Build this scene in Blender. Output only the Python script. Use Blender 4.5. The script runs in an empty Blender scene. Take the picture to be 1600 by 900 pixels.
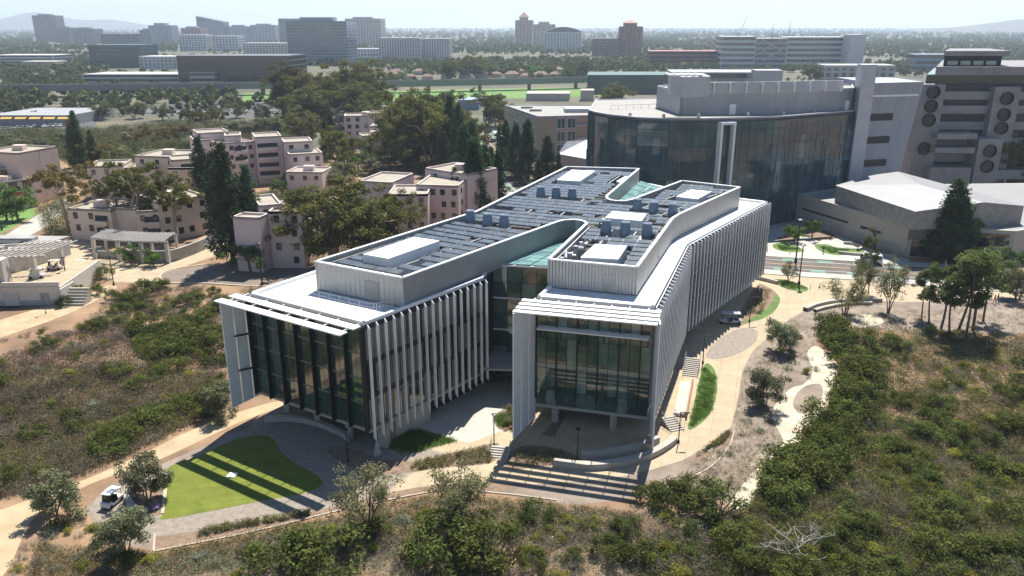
import bpy, math, random
import numpy as np
from mathutils import Vector, Matrix
R = math.radians
rng = np.random.default_rng(7)
random.seed(7)
SC = bpy.context.scene
COL = SC.collection
# ------------------------------------------------------------------ camera, sky, sun, exposure
FPX, CAM_H = 1244.0, 50.0                       # focal length in pixels of a 1600 wide frame; camera height
PITCH = math.atan(410 / FPX)
cam_d = bpy.data.cameras.new('camera'); cam = bpy.data.objects.new('camera', cam_d); COL.objects.link(cam)
cam_d.sensor_width = 36.0; cam_d.lens = 36.0 * FPX / 1600; cam_d.clip_start = 1; cam_d.clip_end = 60000
cam.location = (0, 0, CAM_H); cam.rotation_euler = (math.pi / 2 - PITCH, 0, 0)
SC.camera = cam
SUN_EL, SUN_AZ = R(58.5), R(73)                   # sun stands beyond the buildings, a little to the right
wd = bpy.data.worlds.new('World'); SC.world = wd; wd.use_nodes = True
nt = wd.node_tree; bg = nt.nodes['Background']
sky = nt.nodes.new('ShaderNodeTexSky'); sky.sky_type = 'NISHITA'; sky.sun_disc = False
sky.sun_elevation = SUN_EL; sky.sun_rotation = math.pi / 2 - SUN_AZ
sky.air_density = 1.0; sky.dust_density = 0.0; sky.ozone_density = 4.5; sky.altitude = 120
nt.links.new(sky.outputs[0], bg.inputs[0]); bg.inputs[1].default_value = 0.059
sun_d = bpy.data.lights.new('sun', 'SUN'); sun = bpy.data.objects.new('sun', sun_d); COL.objects.link(sun)
sun_d.energy = 4.1; sun_d.angle = R(0.5); sun_d.color = (1, 0.955, 0.88)
sdir = Vector((math.cos(SUN_AZ) * math.cos(SUN_EL), math.sin(SUN_AZ) * math.cos(SUN_EL), math.sin(SUN_EL)))
sun.rotation_euler = sdir.to_track_quat('Z', 'Y').to_euler(); sun.location = (40, 120, 200)
SC.view_settings.view_transform = 'Standard'; SC.view_settings.look = 'None'
SC.view_settings.exposure = 1.1; SC.view_settings.gamma = 1
SC.cycles.use_denoising = True; SC.cycles.max_bounces = 6; SC.cycles.diffuse_bounces = 3
SC.cycles.glossy_bounces = 3; SC.cycles.transmission_bounces = 4; SC.cycles.volume_bounces = 2
SC.cycles.transparent_max_bounces = 6; SC.cycles.caustics_reflective = False; SC.cycles.caustics_refractive = False

# ------------------------------------------------------------------ survey: a photo pixel to a real point at height z
_c, _s = math.cos(PITCH), math.sin(PITCH)
def P(px, py, z=0.0):
    v = (450 - py) / FPX; t = (z - CAM_H) / (-_s + v * _c)
    return ((px - 800) / FPX * t, (_c + v * _s) * t)
def ztop(py, y):                                # height of something seen at image row py standing at distance y
    v = (450 - py) / FPX
    return CAM_H + (-_s + v * _c) * y / (_c + v * _s)
def PP(pts, z=0.0): return [P(a, b, z) for a, b in pts]

# ------------------------------------------------------------------ mesh helpers
class MB:
    def __init__(s): s.v = []; s.f = []; s.m = []
    def add(s, vs, fs, m=0):
        o = len(s.v); s.v += [tuple(q) for q in vs]; s.f += [tuple(i + o for i in q) for q in fs]; s.m += [m] * len(fs)
    def prism(s, poly, z0, z1, m=0, bottom=True, top=True, mt=None):
        n = len(poly); vs = [(x, y, z0) for x, y in poly] + [(x, y, z1) for x, y in poly]
        fs = [(i, (i + 1) % n, n + (i + 1) % n, n + i) for i in range(n)]
        s.add(vs, fs, m)
        o = len(s.v) - 2 * n
        if top: s.f.append(tuple(range(o + n, o + 2 * n))); s.m.append(m if mt is None else mt)
        if bottom: s.f.append(tuple(reversed(range(o, o + n)))); s.m.append(m)
    def box(s, x0, x1, y0, y1, z0, z1, m=0): s.prism([(x0, y0), (x1, y0), (x1, y1), (x0, y1)], z0, z1, m)
    def wall(s, a, b, w, z0, z1, m=0, off=0.0):   # slab of width w along a->b, shifted outwards (to the right) by off
        a = np.array(a, float); b = np.array(b, float); d = (b - a) / (np.linalg.norm(b - a) + 1e-9); n = np.array([d[1], -d[0]])
        p = [a + n * (off + w / 2), b + n * (off + w / 2), b + n * (off - w / 2), a + n * (off - w / 2)]
        s.prism([tuple(q) for q in p][::-1], z0, z1, m)
    def tube(s, pts, rad, n=6, m=0, cap=True):
        pts = [Vector(p) for p in pts]; rings = []
        for i, p in enumerate(pts):
            d = (pts[min(i + 1, len(pts) - 1)] - pts[max(i - 1, 0)]).normalized()
            a = d.orthogonal().normalized(); b = d.cross(a)
            r = rad[i] if hasattr(rad, '__len__') else rad
            rings.append([p + (a * math.cos(t) + b * math.sin(t)) * r for t in [2 * math.pi * k / n for k in range(n)]])
        vs = [q for r_ in rings for q in r_]
        fs = [(i * n + k, i * n + (k + 1) % n, (i + 1) * n + (k + 1) % n, (i + 1) * n + k) for i in range(len(pts) - 1) for k in range(n)]
        if cap: fs += [tuple(reversed(range(n))), tuple(range((len(pts) - 1) * n, len(pts) * n))]
        s.add(vs, fs, m)
    def lathe(s, prof, n=14, m=0, c=(0, 0, 0)):
        vs = [(c[0] + r * math.cos(2 * math.pi * k / n), c[1] + r * math.sin(2 * math.pi * k / n), c[2] + z) for r, z in prof for k in range(n)]
        fs = [(i * n + k, i * n + (k + 1) % n, (i + 1) * n + (k + 1) % n, (i + 1) * n + k) for i in range(len(prof) - 1) for k in range(n)]
        fs += [tuple(reversed(range(n))), tuple(range((len(prof) - 1) * n, len(prof) * n))]
        s.add(vs, fs, m)
    def mesh(s, name, mats, smooth=False):
        me = bpy.data.meshes.new(name); me.from_pydata(s.v, [], s.f)
        for m in (mats if isinstance(mats, (list, tuple)) else [mats]): me.materials.append(m)
        if any(s.m): me.polygons.foreach_set('material_index', s.m)
        if smooth: me.polygons.foreach_set('use_smooth', [True] * len(me.polygons))
        me.update(); return me
def np_mesh(name, v, f, mats, mi=None):          # big quad meshes straight from arrays
    me = bpy.data.meshes.new(name); n, k = f.shape
    me.vertices.add(len(v)); me.vertices.foreach_set('co', np.ascontiguousarray(v, np.float32).ravel())
    me.loops.add(n * k); me.loops.foreach_set('vertex_index', np.ascontiguousarray(f, np.int32).ravel())
    me.polygons.add(n); me.polygons.foreach_set('loop_start', np.arange(0, n * k, k, dtype=np.int32))
    me.polygons.foreach_set('loop_total', np.full(n, k, np.int32))
    for m in mats: me.materials.append(m)
    if mi is not None: me.polygons.foreach_set('material_index', np.ascontiguousarray(mi, np.int32))
    me.update(calc_edges=True); return me
def link(name, me, parent=None, loc=None, rot=None, scale=None):
    o = bpy.data.objects.new(name, me); COL.objects.link(o)
    if parent is not None:
        o.parent = parent
        if 'w' not in parent: o.matrix_parent_inverse = Matrix.Translation(-parent.location) if parent.type == 'EMPTY' else Matrix.Identity(4)
    if loc is not None: o.location = loc
    if rot is not None: o.rotation_euler = (0, 0, rot) if not hasattr(rot, '__len__') else rot
    if scale is not None: o.scale = scale
    return o
def tag(o, label, cat, group=None, kind=None):
    o['label'] = label; o['category'] = cat
    if group: o['group'] = group
    if kind: o['kind'] = kind
    return o
def thing(name, label, cat, loc, group=None):
    o = bpy.data.objects.new(name, None); COL.objects.link(o); o.location = loc; o.empty_display_size = 0.5
    return tag(o, label, cat, group)
def copy_tree(root, loc, rz=0, sc=1.0, label=None, name=None, group=None):
    r = root.copy(); COL.objects.link(r); r.location = loc; r.rotation_euler = (0, 0, rz); r.scale = (sc,) * 3 if not hasattr(sc, '__len__') else sc
    if label: r['label'] = label
    if group: r['group'] = group
    for ch in list(root.children):
        q = ch.copy(); COL.objects.link(q); q.parent = r
        for g in list(ch.children):
            h = g.copy(); COL.objects.link(h); h.parent = q
    return r

# ------------------------------------------------------------------ materials
MATS = {}
def mat(name, col, rough=0.8, metal=0.0, var=0.12, scale=0.4, bump=0.0, bscale=3.0, spec=0.5, col2=None, ior=1.5, detail=6):
    if name in MATS: return MATS[name]
    m = bpy.data.materials.new(name); m.use_nodes = True; n = m.node_tree.nodes; L = m.node_tree.links
    b = n['Principled BSDF']; b.inputs['Roughness'].default_value = rough; b.inputs['Metallic'].default_value = metal
    b.inputs['Specular IOR Level'].default_value = spec; b.inputs['IOR'].default_value = ior
    g = n.new('ShaderNodeNewGeometry'); t = n.new('ShaderNodeTexNoise'); t.inputs['Scale'].default_value = scale; t.inputs['Detail'].default_value = detail
    t.inputs['Roughness'].default_value = 0.62
    L.new(g.outputs['Position'], t.inputs['Vector'])
    r = n.new('ShaderNodeValToRGB'); c2 = col2 or tuple(min(1, x * (1 + var)) for x in col); c1 = col if col2 else tuple(x * (1 - var) for x in col)
    r.color_ramp.elements[0].position = 0.33; r.color_ramp.elements[1].position = 0.67
    r.color_ramp.elements[0].color = (*c1, 1); r.color_ramp.elements[1].color = (*c2, 1)
    L.new(t.outputs['Fac'], r.inputs['Fac']); L.new(r.outputs['Color'], b.inputs['Base Color'])
    if bump:
        t2 = n.new('ShaderNodeTexNoise'); t2.inputs['Scale'].default_value = bscale; t2.inputs['Detail'].default_value = 4
        L.new(g.outputs['Position'], t2.inputs['Vector'])
        bp = n.new('ShaderNodeBump'); bp.inputs['Strength'].default_value = bump; bp.inputs['Distance'].default_value = 0.1
        L.new(t2.outputs['Fac'], bp.inputs['Height']); L.new(bp.outputs['Normal'], b.inputs['Normal'])
    MATS[name] = m; return m
def add_lines(m, sx, sy, dark=0.72, width=0.03, ang=0.0, off=0.5):   # joints of paving / cladding drawn with a brick grid
    n = m.node_tree.nodes; L = m.node_tree.links; b = n['Principled BSDF']; src = b.inputs['Base Color'].links[0].from_socket
    g = n.new('ShaderNodeNewGeometry'); mp = n.new('ShaderNodeMapping'); mp.inputs['Rotation'].default_value = (0, 0, ang)
    L.new(g.outputs['Position'], mp.inputs['Vector'])
    br = n.new('ShaderNodeTexBrick'); br.inputs['Scale'].default_value = 1; br.inputs['Brick Width'].default_value = sx; br.inputs['Row Height'].default_value = sy
    br.inputs['Mortar Size'].default_value = width; br.offset = off
    br.inputs['Color1'].default_value = (1, 1, 1, 1); br.inputs['Color2'].default_value = (0.9, 0.9, 0.9, 1); br.inputs['Mortar'].default_value = (dark,) * 3 + (1,)
    L.new(mp.outputs['Vector'], br.inputs['Vector'])
    mx = n.new('ShaderNodeMix'); mx.data_type = 'RGBA'; mx.blend_type = 'MULTIPLY'; mx.inputs['Factor'].default_value = 1
    L.new(src, mx.inputs['A']); L.new(br.outputs['Color'], mx.inputs['B']); L.new(mx.outputs['Result'], b.inputs['Base Color']); return m
def ribs(m, scale=3.0, strength=0.5):            # vertical corrugation: waves round the plan of a wall
    n = m.node_tree.nodes; L = m.node_tree.links; b = n['Principled BSDF']
    g = n.new('ShaderNodeNewGeometry'); w = n.new('ShaderNodeTexWave'); w.bands_direction = 'DIAGONAL'; w.inputs['Scale'].default_value = scale
    mp = n.new('ShaderNodeMapping'); mp.inputs['Scale'].default_value = (1, 1, 0)
    L.new(g.outputs['Position'], mp.inputs['Vector']); L.new(mp.outputs['Vector'], w.inputs['Vector'])
    bp = n.new('ShaderNodeBump'); bp.inputs['Strength'].default_value = strength; bp.inputs['Distance'].default_value = 0.12
    L.new(w.outputs['Fac'], bp.inputs['Height']); L.new(bp.outputs['Normal'], b.inputs['Normal']); return m
def leafmat(name, dark, light, trans=0.3, hue=0.016):
    m = bpy.data.materials.new(name); m.use_nodes = True; n = m.node_tree.nodes; L = m.node_tree.links
    n.remove(n['Principled BSDF']); out = n['Material Output']
    g = n.new('ShaderNodeNewGeometry'); oi = n.new('ShaderNodeObjectInfo')
    t = n.new('ShaderNodeTexNoise'); t.inputs['Scale'].default_value = 0.45; t.inputs['Detail'].default_value = 3; L.new(g.outputs['Position'], t.inputs['Vector'])
    mr = n.new('ShaderNodeMapRange'); mr.inputs[1].default_value = 0.35; mr.inputs[2].default_value = 0.65; L.new(t.outputs['Fac'], mr.inputs[0])
    ad = n.new('ShaderNodeMath'); ad.operation = 'ADD'; L.new(g.outputs['Random Per Island'], ad.inputs[0]); L.new(mr.outputs[0], ad.inputs[1])
    ml = n.new('ShaderNodeMath'); ml.operation = 'MULTIPLY'; ml.inputs[1].default_value = 0.5; L.new(ad.outputs[0], ml.inputs[0])
    r = n.new('ShaderNodeMix'); r.data_type = 'RGBA'; r.inputs['A'].default_value = (*dark, 1); r.inputs['B'].default_value = (*light, 1)
    L.new(ml.outputs[0], r.inputs['Factor'])
    hs = n.new('ShaderNodeHueSaturation'); 
    mh = n.new('ShaderNodeMapRange'); mh.inputs[3].default_value = 0.5 - hue; mh.inputs[4].default_value = 0.5 + hue; L.new(oi.outputs['Random'], mh.inputs[0]); L.new(mh.outputs[0], hs.inputs['Hue'])
    mv = n.new('ShaderNodeMapRange'); mv.inputs[3].default_value = 0.75; mv.inputs[4].default_value = 1.25
    fr = n.new('ShaderNodeMath'); fr.operation = 'FRACT'; m7 = n.new('ShaderNodeMath'); m7.operation = 'MULTIPLY'; m7.inputs[1].default_value = 7.3
    L.new(oi.outputs['Random'], m7.inputs[0]); L.new(m7.outputs[0], fr.inputs[0]); L.new(fr.outputs[0], mv.inputs[0]); L.new(mv.outputs[0], hs.inputs['Value'])
    L.new(r.outputs['Result'], hs.inputs['Color'])
    d = n.new('ShaderNodeBsdfDiffuse'); tr = n.new('ShaderNodeBsdfTranslucent'); mx = n.new('ShaderNodeMixShader'); mx.inputs[0].default_value = trans
    L.new(hs.outputs[0], d.inputs[0]); L.new(hs.outputs[0], tr.inputs[0]); L.new(d.outputs[0], mx.inputs[1]); L.new(tr.outputs[0], mx.inputs[2])
    L.new(mx.outputs[0], out.inputs['Surface']); MATS[name] = m; return m

M_white = mat('white_coating', (0.78, 0.78, 0.76), 0.6, var=0.04, scale=0.25)
M_roofw = add_lines(mat('white_roof_membrane', (0.76, 0.76, 0.74), 0.75, var=0.07, scale=0.3), 12.0, 2.4, 0.9, 0.03, 0.95)
M_fin = mat('brushed_fin_metal', (0.83, 0.84, 0.86), 0.4, 0.1, var=0.05, scale=0.3)
M_finl = mat('light_fin_paint', (0.80, 0.80, 0.79), 0.5, 0.1, var=0.04)
M_screen = ribs(mat('corrugated_screen_metal', (0.41, 0.41, 0.405), 0.45, 0.3, var=0.06, scale=0.5), 2.2, 1.0)
M_glass = mat('dark_green_glass', (0.032, 0.068, 0.054), 0.03, 0, var=0.45, scale=0.22, ior=2.0, detail=2)
M_glassb = mat('smoky_glass', (0.02, 0.024, 0.026), 0.04, 0, var=0.4, scale=0.2, ior=1.9, detail=2)
M_teal = mat('teal_skylight_glass', (0.20, 0.36, 0.345), 0.08, 0, var=0.35, scale=0.35, ior=1.7)
M_glassv = [M_glass, mat('green_glass_lit_blind', (0.17, 0.24, 0.20), 0.05, var=0.3, scale=0.3, ior=1.8), mat('green_glass_mid', (0.075, 0.135, 0.11), 0.04, var=0.4, scale=0.25, ior=1.8)]  # paler tints: blinds, and room light put into the glass colour
M_frame = mat('dark_mullion_metal', (0.018, 0.02, 0.021), 0.5, 0.3)
M_clad = mat('grey_cladding_panel', (0.17, 0.168, 0.165), 0.6, 0.1, var=0.1, scale=0.5)
M_pv = mat('solar_cell_glass', (0.10, 0.118, 0.128), 0.24, 0, var=0.3, scale=0.6, ior=1.7)
M_steel = mat('galvanised_steel', (0.42, 0.43, 0.44), 0.5, 0.5, var=0.1)
M_stack = mat('blue_grey_stack_paint', (0.19, 0.25, 0.32), 0.5, 0.1, var=0.06)
M_conc = mat('pale_concrete', (0.40, 0.365, 0.31), 0.85, var=0.12, scale=0.5)
M_concd = mat('grey_concrete', (0.34, 0.33, 0.31), 0.85, var=0.14, scale=0.4)
M_dark = mat('dark_shade_fill', (0.03, 0.032, 0.035), 0.7)  # near-black colour stands in for the shade of gaps and recesses
M_black = mat('black_paint', (0.012, 0.012, 0.013), 0.4)
M_rubber = mat('tyre_rubber', (0.015, 0.015, 0.015), 0.9)
M_bark = mat('grey_brown_bark', (0.16, 0.12, 0.09), 0.9, var=0.35, scale=1.5)
M_barkp = mat('pale_eucalyptus_bark', (0.36, 0.29, 0.22), 0.9, var=0.3, scale=1.2)
M_twig = mat('dry_grey_twigs', (0.20, 0.165, 0.13), 0.95, var=0.3, scale=1.0)
LEAF = {
 'euc': leafmat('eucalyptus_leaves', (0.060, 0.075, 0.022), (0.220, 0.215, 0.070), 0.35),
 'euco': leafmat('rusty_eucalyptus_leaves', (0.105, 0.085, 0.028), (0.310, 0.220, 0.085), 0.35),
 'pine': leafmat('dark_pine_needles', (0.028, 0.058, 0.026), (0.095, 0.145, 0.055), 0.3),
 'torrey': leafmat('torrey_pine_needles', (0.060, 0.090, 0.030), (0.210, 0.245, 0.085), 0.4),
 'oak': leafmat('olive_oak_leaves', (0.095, 0.105, 0.055), (0.290, 0.300, 0.165), 0.25),
 'wisp': leafmat('airy_pale_leaves', (0.125, 0.130, 0.060), (0.340, 0.330, 0.170), 0.35),
 'bright': leafmat('bright_green_leaves', (0.055, 0.105, 0.020), (0.180, 0.270, 0.060), 0.35),
 'sh_dark': leafmat('dark_shrub_leaves', (0.050, 0.068, 0.018), (0.170, 0.195, 0.056), 0.35),
 'sh_yel': leafmat('yellow_green_shrub_leaves', (0.110, 0.125, 0.022), (0.340, 0.340, 0.070), 0.4),
 'sh_grey': leafmat('dry_grey_brush_leaves', (0.095, 0.078, 0.056), (0.240, 0.200, 0.145), 0.3),
 'sh_sage': leafmat('sage_leaves', (0.160, 0.185, 0.130), (0.330, 0.350, 0.250), 0.35),
 'far': leafmat('distant_leaves', (0.045, 0.066, 0.024), (0.160, 0.185, 0.070), 0.3),
 'grass': leafmat('bed_grass_blades', (0.108, 0.102, 0.042), (0.312, 0.276, 0.132), 0.2),
}
# ------------------------------------------------------------------ ground materials
M_soil = mat('scrub_soil', (0.15, 0.09, 0.052), 0.95, scale=0.09, col2=(0.36, 0.235, 0.135), bump=0.6, bscale=1.5, detail=9)
M_plain = mat('far_plain', (0.055, 0.062, 0.035), 0.95, scale=0.02, col2=(0.16, 0.14, 0.09), detail=9)
M_mulch = mat('brown_mulch', (0.16, 0.105, 0.07), 0.95, scale=1.2, col2=(0.27, 0.19, 0.13), bump=0.5, bscale=8)
M_gravel = mat('grey_brown_gravel', (0.16, 0.122, 0.092), 0.95, scale=0.25, col2=(0.30, 0.245, 0.195), bump=0.4, bscale=6, detail=9)
M_sand = mat('pale_sandy_dirt', (0.36, 0.262, 0.15), 0.95, scale=0.3, col2=(0.48, 0.375, 0.235), bump=0.3, detail=9)
M_chalk = mat('chalky_trail', (0.42, 0.35, 0.255), 0.95, scale=0.35, col2=(0.58, 0.51, 0.40), bump=0.4, detail=9)
M_path = add_lines(mat('tan_concrete_paving', (0.385, 0.30, 0.19), 0.85, scale=0.45, col2=(0.46, 0.37, 0.245), detail=9), 2.6, 2.6, 0.76, 0.05, 0.3, 0.0)
M_plaza = add_lines(mat('white_plaza_concrete', (0.40, 0.375, 0.325), 0.8, scale=0.3, col2=(0.48, 0.455, 0.40), detail=9), 2.4, 2.4, 0.88, 0.04, 0.5, 0.0)
M_paver = add_lines(mat('grey_beige_pavers', (0.225, 0.188, 0.148), 0.9, scale=1.6, col2=(0.33, 0.285, 0.23), detail=8), 0.6, 0.3, 0.78, 0.03, 0.4)
M_lawn = mat('mown_lawn', (0.108, 0.142, 0.008), 0.9, scale=0.6, col2=(0.175, 0.198, 0.016), bump=0.5, bscale=14, detail=10)
add_lines(M_lawn, 80.0, 1.15, 0.9, 0.12, -0.25)
M_turf = mat('green_turf_strip', (0.06, 0.12, 0.02), 0.9, scale=0.6, col2=(0.13, 0.20, 0.04), bump=0.6, bscale=8)
M_field = mat('sports_turf', (0.09, 0.19, 0.03), 0.9, scale=0.03, col2=(0.14, 0.25, 0.05))
M_asph = mat('brownish_asphalt', (0.09, 0.078, 0.068), 0.9, scale=0.3, col2=(0.13, 0.112, 0.098), detail=9)
M_asphg = mat('grey_asphalt', (0.07, 0.068, 0.066), 0.9, scale=0.2, col2=(0.11, 0.105, 0.10), detail=9)
M_curb = mat('kerb_concrete', (0.42, 0.36, 0.27), 0.85)
M_pgreen = mat('green_lane_paint', (0.07, 0.22, 0.15), 0.7, var=0.2, scale=1.0)
M_pyel = mat('orange_line_paint', (0.62, 0.33, 0.10), 0.7)
M_pwhite = mat('white_line_paint', (0.75, 0.75, 0.73), 0.7)

def smooth_poly(pts, n=5):                      # closed Catmull-Rom through the surveyed corner points
    p = np.array(pts, float); out = []
    for i in range(len(p)):
        a, b, c_, d = p[i - 1], p[i], p[(i + 1) % len(p)], p[(i + 2) % len(p)]
        for k in range(n):
            t = k / n
            out.append(0.5 * (2 * b + (c_ - a) * t + (2 * a - 5 * b + 4 * c_ - d) * t * t + (3 * b - 3 * c_ + d - a) * t ** 3))
    return [tuple(q) for q in out]
def smooth_line(pts, n=6):
    p = np.array(pts, float); p = np.vstack([2 * p[0] - p[1], p, 2 * p[-1] - p[-2]]); out = []
    for i in range(1, len(p) - 2):
        a, b, c_, d = p[i - 1], p[i], p[i + 1], p[i + 2]
        for k in range(n):
            t = k / n
            out.append(0.5 * (2 * b + (c_ - a) * t + (2 * a - 5 * b + 4 * c_ - d) * t * t + (3 * b - 3 * c_ + d - a) * t ** 3))
    out.append(p[-2]); return [tuple(q) for q in out]
def ribbon(mb, line, w, z, m=0, z0=None):        # strip along a world line; with z0 a solid kerb / wall of that height
    l = np.array(line, float); d = np.gradient(l, axis=0); d /= np.linalg.norm(d, axis=1)[:, None] + 1e-9
    nrm = np.stack([d[:, 1], -d[:, 0]], 1); A = l + nrm * w / 2; B = l - nrm * w / 2
    for i in range(len(l) - 1):
        q = [tuple(A[i]), tuple(A[i + 1]), tuple(B[i + 1]), tuple(B[i])][::-1]
        if z0 is None: mb.add([(*k, z) for k in q], [(0, 1, 2, 3)], m)
        else:
            mb.add([(*k, z0) for k in q] + [(*k, z) for k in q], [(4, 5, 6, 7), (0, 1, 5, 4), (2, 3, 7, 6)] + ([(1, 2, 6, 5)] if i == 0 else []) + ([(3, 0, 4, 7)] if i == len(l) - 2 else []), m)
FLAT = []                                       # outlines on which the ground must stay level
SHEETS = []
def sheet(name, px, z, m, smooth=True, world=False):
    pts = list(px) if world else PP(px)
    if smooth: pts = smooth_poly(pts)
    a = sum(pts[i][0] * pts[(i + 1) % len(pts)][1] - pts[(i + 1) % len(pts)][0] * pts[i][1] for i in range(len(pts)))
    if a < 0: pts = pts[::-1]
    FLAT.append(np.array(pts)); SHEETS.append((name, pts, z, m)); return pts
# paths, plazas, beds (image corner points of things lying on the ground, turned into metres)
sheet('site_soil', [(130,800),(165,762),(330,692),(442,632),(520,600),(700,560),(1180,430),(1290,470),(1600,455),(1600,520),(1440,522),(1290,507),(1276,530),(1262,556),(1290,642),(1240,700),(1160,790),(1080,772),(1010,775),(900,790),(780,772),(690,766),(540,796),(400,831),(242,862),(190,850)], 0.006, M_gravel, False)
sheet('lower_path', [(598,772),(655,761),(762,752),(830,757),(922,751),(980,743),(1015,735),(1065,720),(1115,693),(1142,667),(1152,630),(1160,580),(1175,550),(1200,527),(1235,498),(1257,486),(1300,477),(1377,471),(1450,472),(1520,468),(1600,465),(1600,445),(1425,434),(1300,426),(1195,421),(1120,440),(900,560),(640,640),(560,690),(600,720),(612,747)], 0.012, M_path, False)
sheet('paver_plaza', [(141,797),(150,778),(175,767),(215,760),(248,748),(262,733),(330,698),(395,664),(435,640),(520,640),(640,690),(700,712),(640,742),(604,770),(545,787),(480,801),(400,813),(300,831),(240,838),(190,836),(155,818)], 0.018, M_paver, False)
sheet('planting_bed', [(242,839),(300,832),(400,814),(480,802),(545,788),(604,771),(655,762),(762,753),(800,757),(790,768),(690,765),(540,795),(400,829),(242,860)], 0.02, M_mulch, False)
sheet('lawn', [(260,735),(307,714),(345,696),(382,683),(415,681),(430,690),(438,705),(457,722),(490,740),(504,752),(498,762),(470,772),(420,781),(332,798),(270,810),(247,811),(254,802)], 0.03, M_lawn)
sheet('planting_bed', [(511,702),(530,697),(560,705),(590,715),(625,721),(650,720),(690,712),(770,693),(778,700),(767,723),(690,731),(625,740),(590,741),(560,735),(530,722)], 0.03, M_mulch)
sheet('planting_bed', [(605,700),(632,672),(670,675),(715,689),(650,707),(625,709)], 0.03, M_turf, False)
sheet('planting_bed', [(772,650),(800,636),(830,642),(826,656),(800,671),(779,670)], 0.03, M_mulch)
sheet('planting_bed', [(791,733),(803,704),(826,696),(868,701),(900,712),(906,728),(862,727)], 0.03, M_mulch)
sheet('planting_bed', [(873,646),(886,646),(866,683),(847,680)], 0.03, M_mulch, False)
sheet('entry_court', [(560,640),(720,600),(800,596),(832,620),(800,668),(735,692),(712,688),(668,674)], 0.024, M_plaza, False)
sheet('lawn_strip', [(1075,670),(1082,640),(1099,573),(1112,572),(1120,590),(1119,618),(1110,645),(1092,664)], 0.03, M_turf)
sheet('planting_bed', [(1150,505),(1182,447),(1200,449),(1213,458),(1218,470),(1208,487),(1188,498)], 0.03, M_mulch)
sheet('lawn_strip', [(1157,505),(1180,494),(1203,476),(1212,460),(1219,470),(1208,488),(1186,500)], 0.036, M_turf)
sheet('planting_bed', [(1205,437),(1226,437),(1246,443),(1263,451),(1255,456),(1235,453),(1214,445)], 0.03, M_turf)
sheet('paver_oval', [(1103,556),(1118,535),(1145,517),(1170,512),(1184,520),(1178,537),(1150,554),(1122,561)], 0.024, M_paver)
sheet('planting_bed', [(1070,722),(1100,706),(1130,685),(1142,672),(1140,690),(1118,708),(1092,720)], 0.03, M_mulch)
sheet('plaza_north', [(1200,402),(1200,352),(1250,340),(1300,352),(1345,385),(1420,405),(1420,416),(1340,409)], 0.012, M_plaza, False)
sheet('planting_bed', [(1213,372),(1232,368),(1247,372),(1240,378),(1222,378)], 0.03, M_mulch)
sheet('planting_bed', [(1208,382),(1228,378),(1248,386),(1256,393),(1232,394),(1212,389)], 0.03, M_turf)
sheet('planting_bed', [(1250,361),(1275,355),(1297,362),(1307,372),(1285,375),(1262,369)], 0.03, M_mulch)
sheet('planting_bed', [(1273,383),(1292,382),(1318,390),(1345,388),(1348,394),(1310,399),(1283,393)], 0.03, M_turf)
sheet('upper_trail', [(0,500),(75,478),(130,465),(168,446),(182,450),(150,470),(90,497),(0,528),(-60,548),(-60,520)], 0.012, M_sand)
sheet('lower_trail', [(-60,815),(0,797),(45,781),(100,762),(160,738),(225,708),(300,672),(370,645),(435,626),(446,632),(370,662),(300,695),(235,724),(140,757),(62,803),(40,830),(8,895),(-60,960)], 0.012, M_sand)
sheet('chalk_trail', [(1261,553),(1275,541),(1302,560),(1323,583),(1317,608),(1298,640),(1281,668),(1245,702),(1208,745),(1168,793),(1140,790),(1168,748),(1198,718),(1222,692),(1215,670),(1206,652),(1213,630),(1236,607),(1256,600),(1270,580)], 0.018, M_chalk)
sheet('gravel_island', [(1246,614),(1262,602),(1282,601),(1285,618),(1270,640),(1250,646),(1239,632)], 0.026, M_gravel)
sheet('gravel_island', [(1188,742),(1212,712),(1232,694),(1240,700),(1214,732),(1190,758)], 0.026, M_gravel)
sheet('chalk_trail', [(1325,500),(1340,492),(1370,494),(1380,504),(1350,512),(1330,510)], 0.018, M_chalk)
sheet('left_plaza', [(70,428),(60,400),(92,378),(130,372),(180,398),(255,398),(330,368),(362,356),(364,376),(335,400),(290,416),(256,428),(252,441),(182,441),(150,432),(100,432)], 0.012, M_path, False)
sheet('cul_de_sac', [(252,432),(264,424),(287,420),(320,415),(352,414),(400,418),(490,414),(520,420),(500,441),(400,445),(325,441),(265,440)], 0.018, mat('worn_brown_asphalt', (.165, .125, .098), .9, scale=.3, col2=(.215, .17, .138), detail=9))
sheet('campus_walk', [(-40,385),(0,372),(60,335),(95,312),(110,316),(85,345),(40,372),(0,395),(-40,410)], 0.012, M_plaza)
sheet('campus_lawn', [(-60,330),(30,324),(56,327),(57,336),(0,366),(-60,385)], 0.012, M_field, False)
sheet('sports_field', [(380,146),(440,144),(560,143),(760,139),(960,136),(1000,148),(840,153),(640,158),(380,160)], 0.02, M_field, False)
sheet('car_park', [(180,178),(280,160),(420,158),(560,165),(470,182),(320,186)], 0.02, M_asphg, False)
sheet('car_park', [(-60,210),(0,198),(150,189),(150,200),(60,212),(-60,222)], 0.02, M_asphg, False)
# main road and far avenue
road_px = [(1760,462),(1600,441),(1425,427),(1340,420),(1200,411),(1040,395),(940,360),(870,325),(815,292),(795,265),(772,232),(748,200)]
ROAD = smooth_line([P(*q) for q in road_px], 8)
FLAT.append(np.array([(x - 7, y - 7) for x, y in ROAD] + [(x + 7, y + 7) for x, y in ROAD[::-1]]))
FLAT.append(np.array([P(200,300), P(-60,260), P(-60,200), P(1660,200), P(1660,420), P(700,420), P(400,420), P(120,440), P(-60,480), P(-60,300)]))

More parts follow.
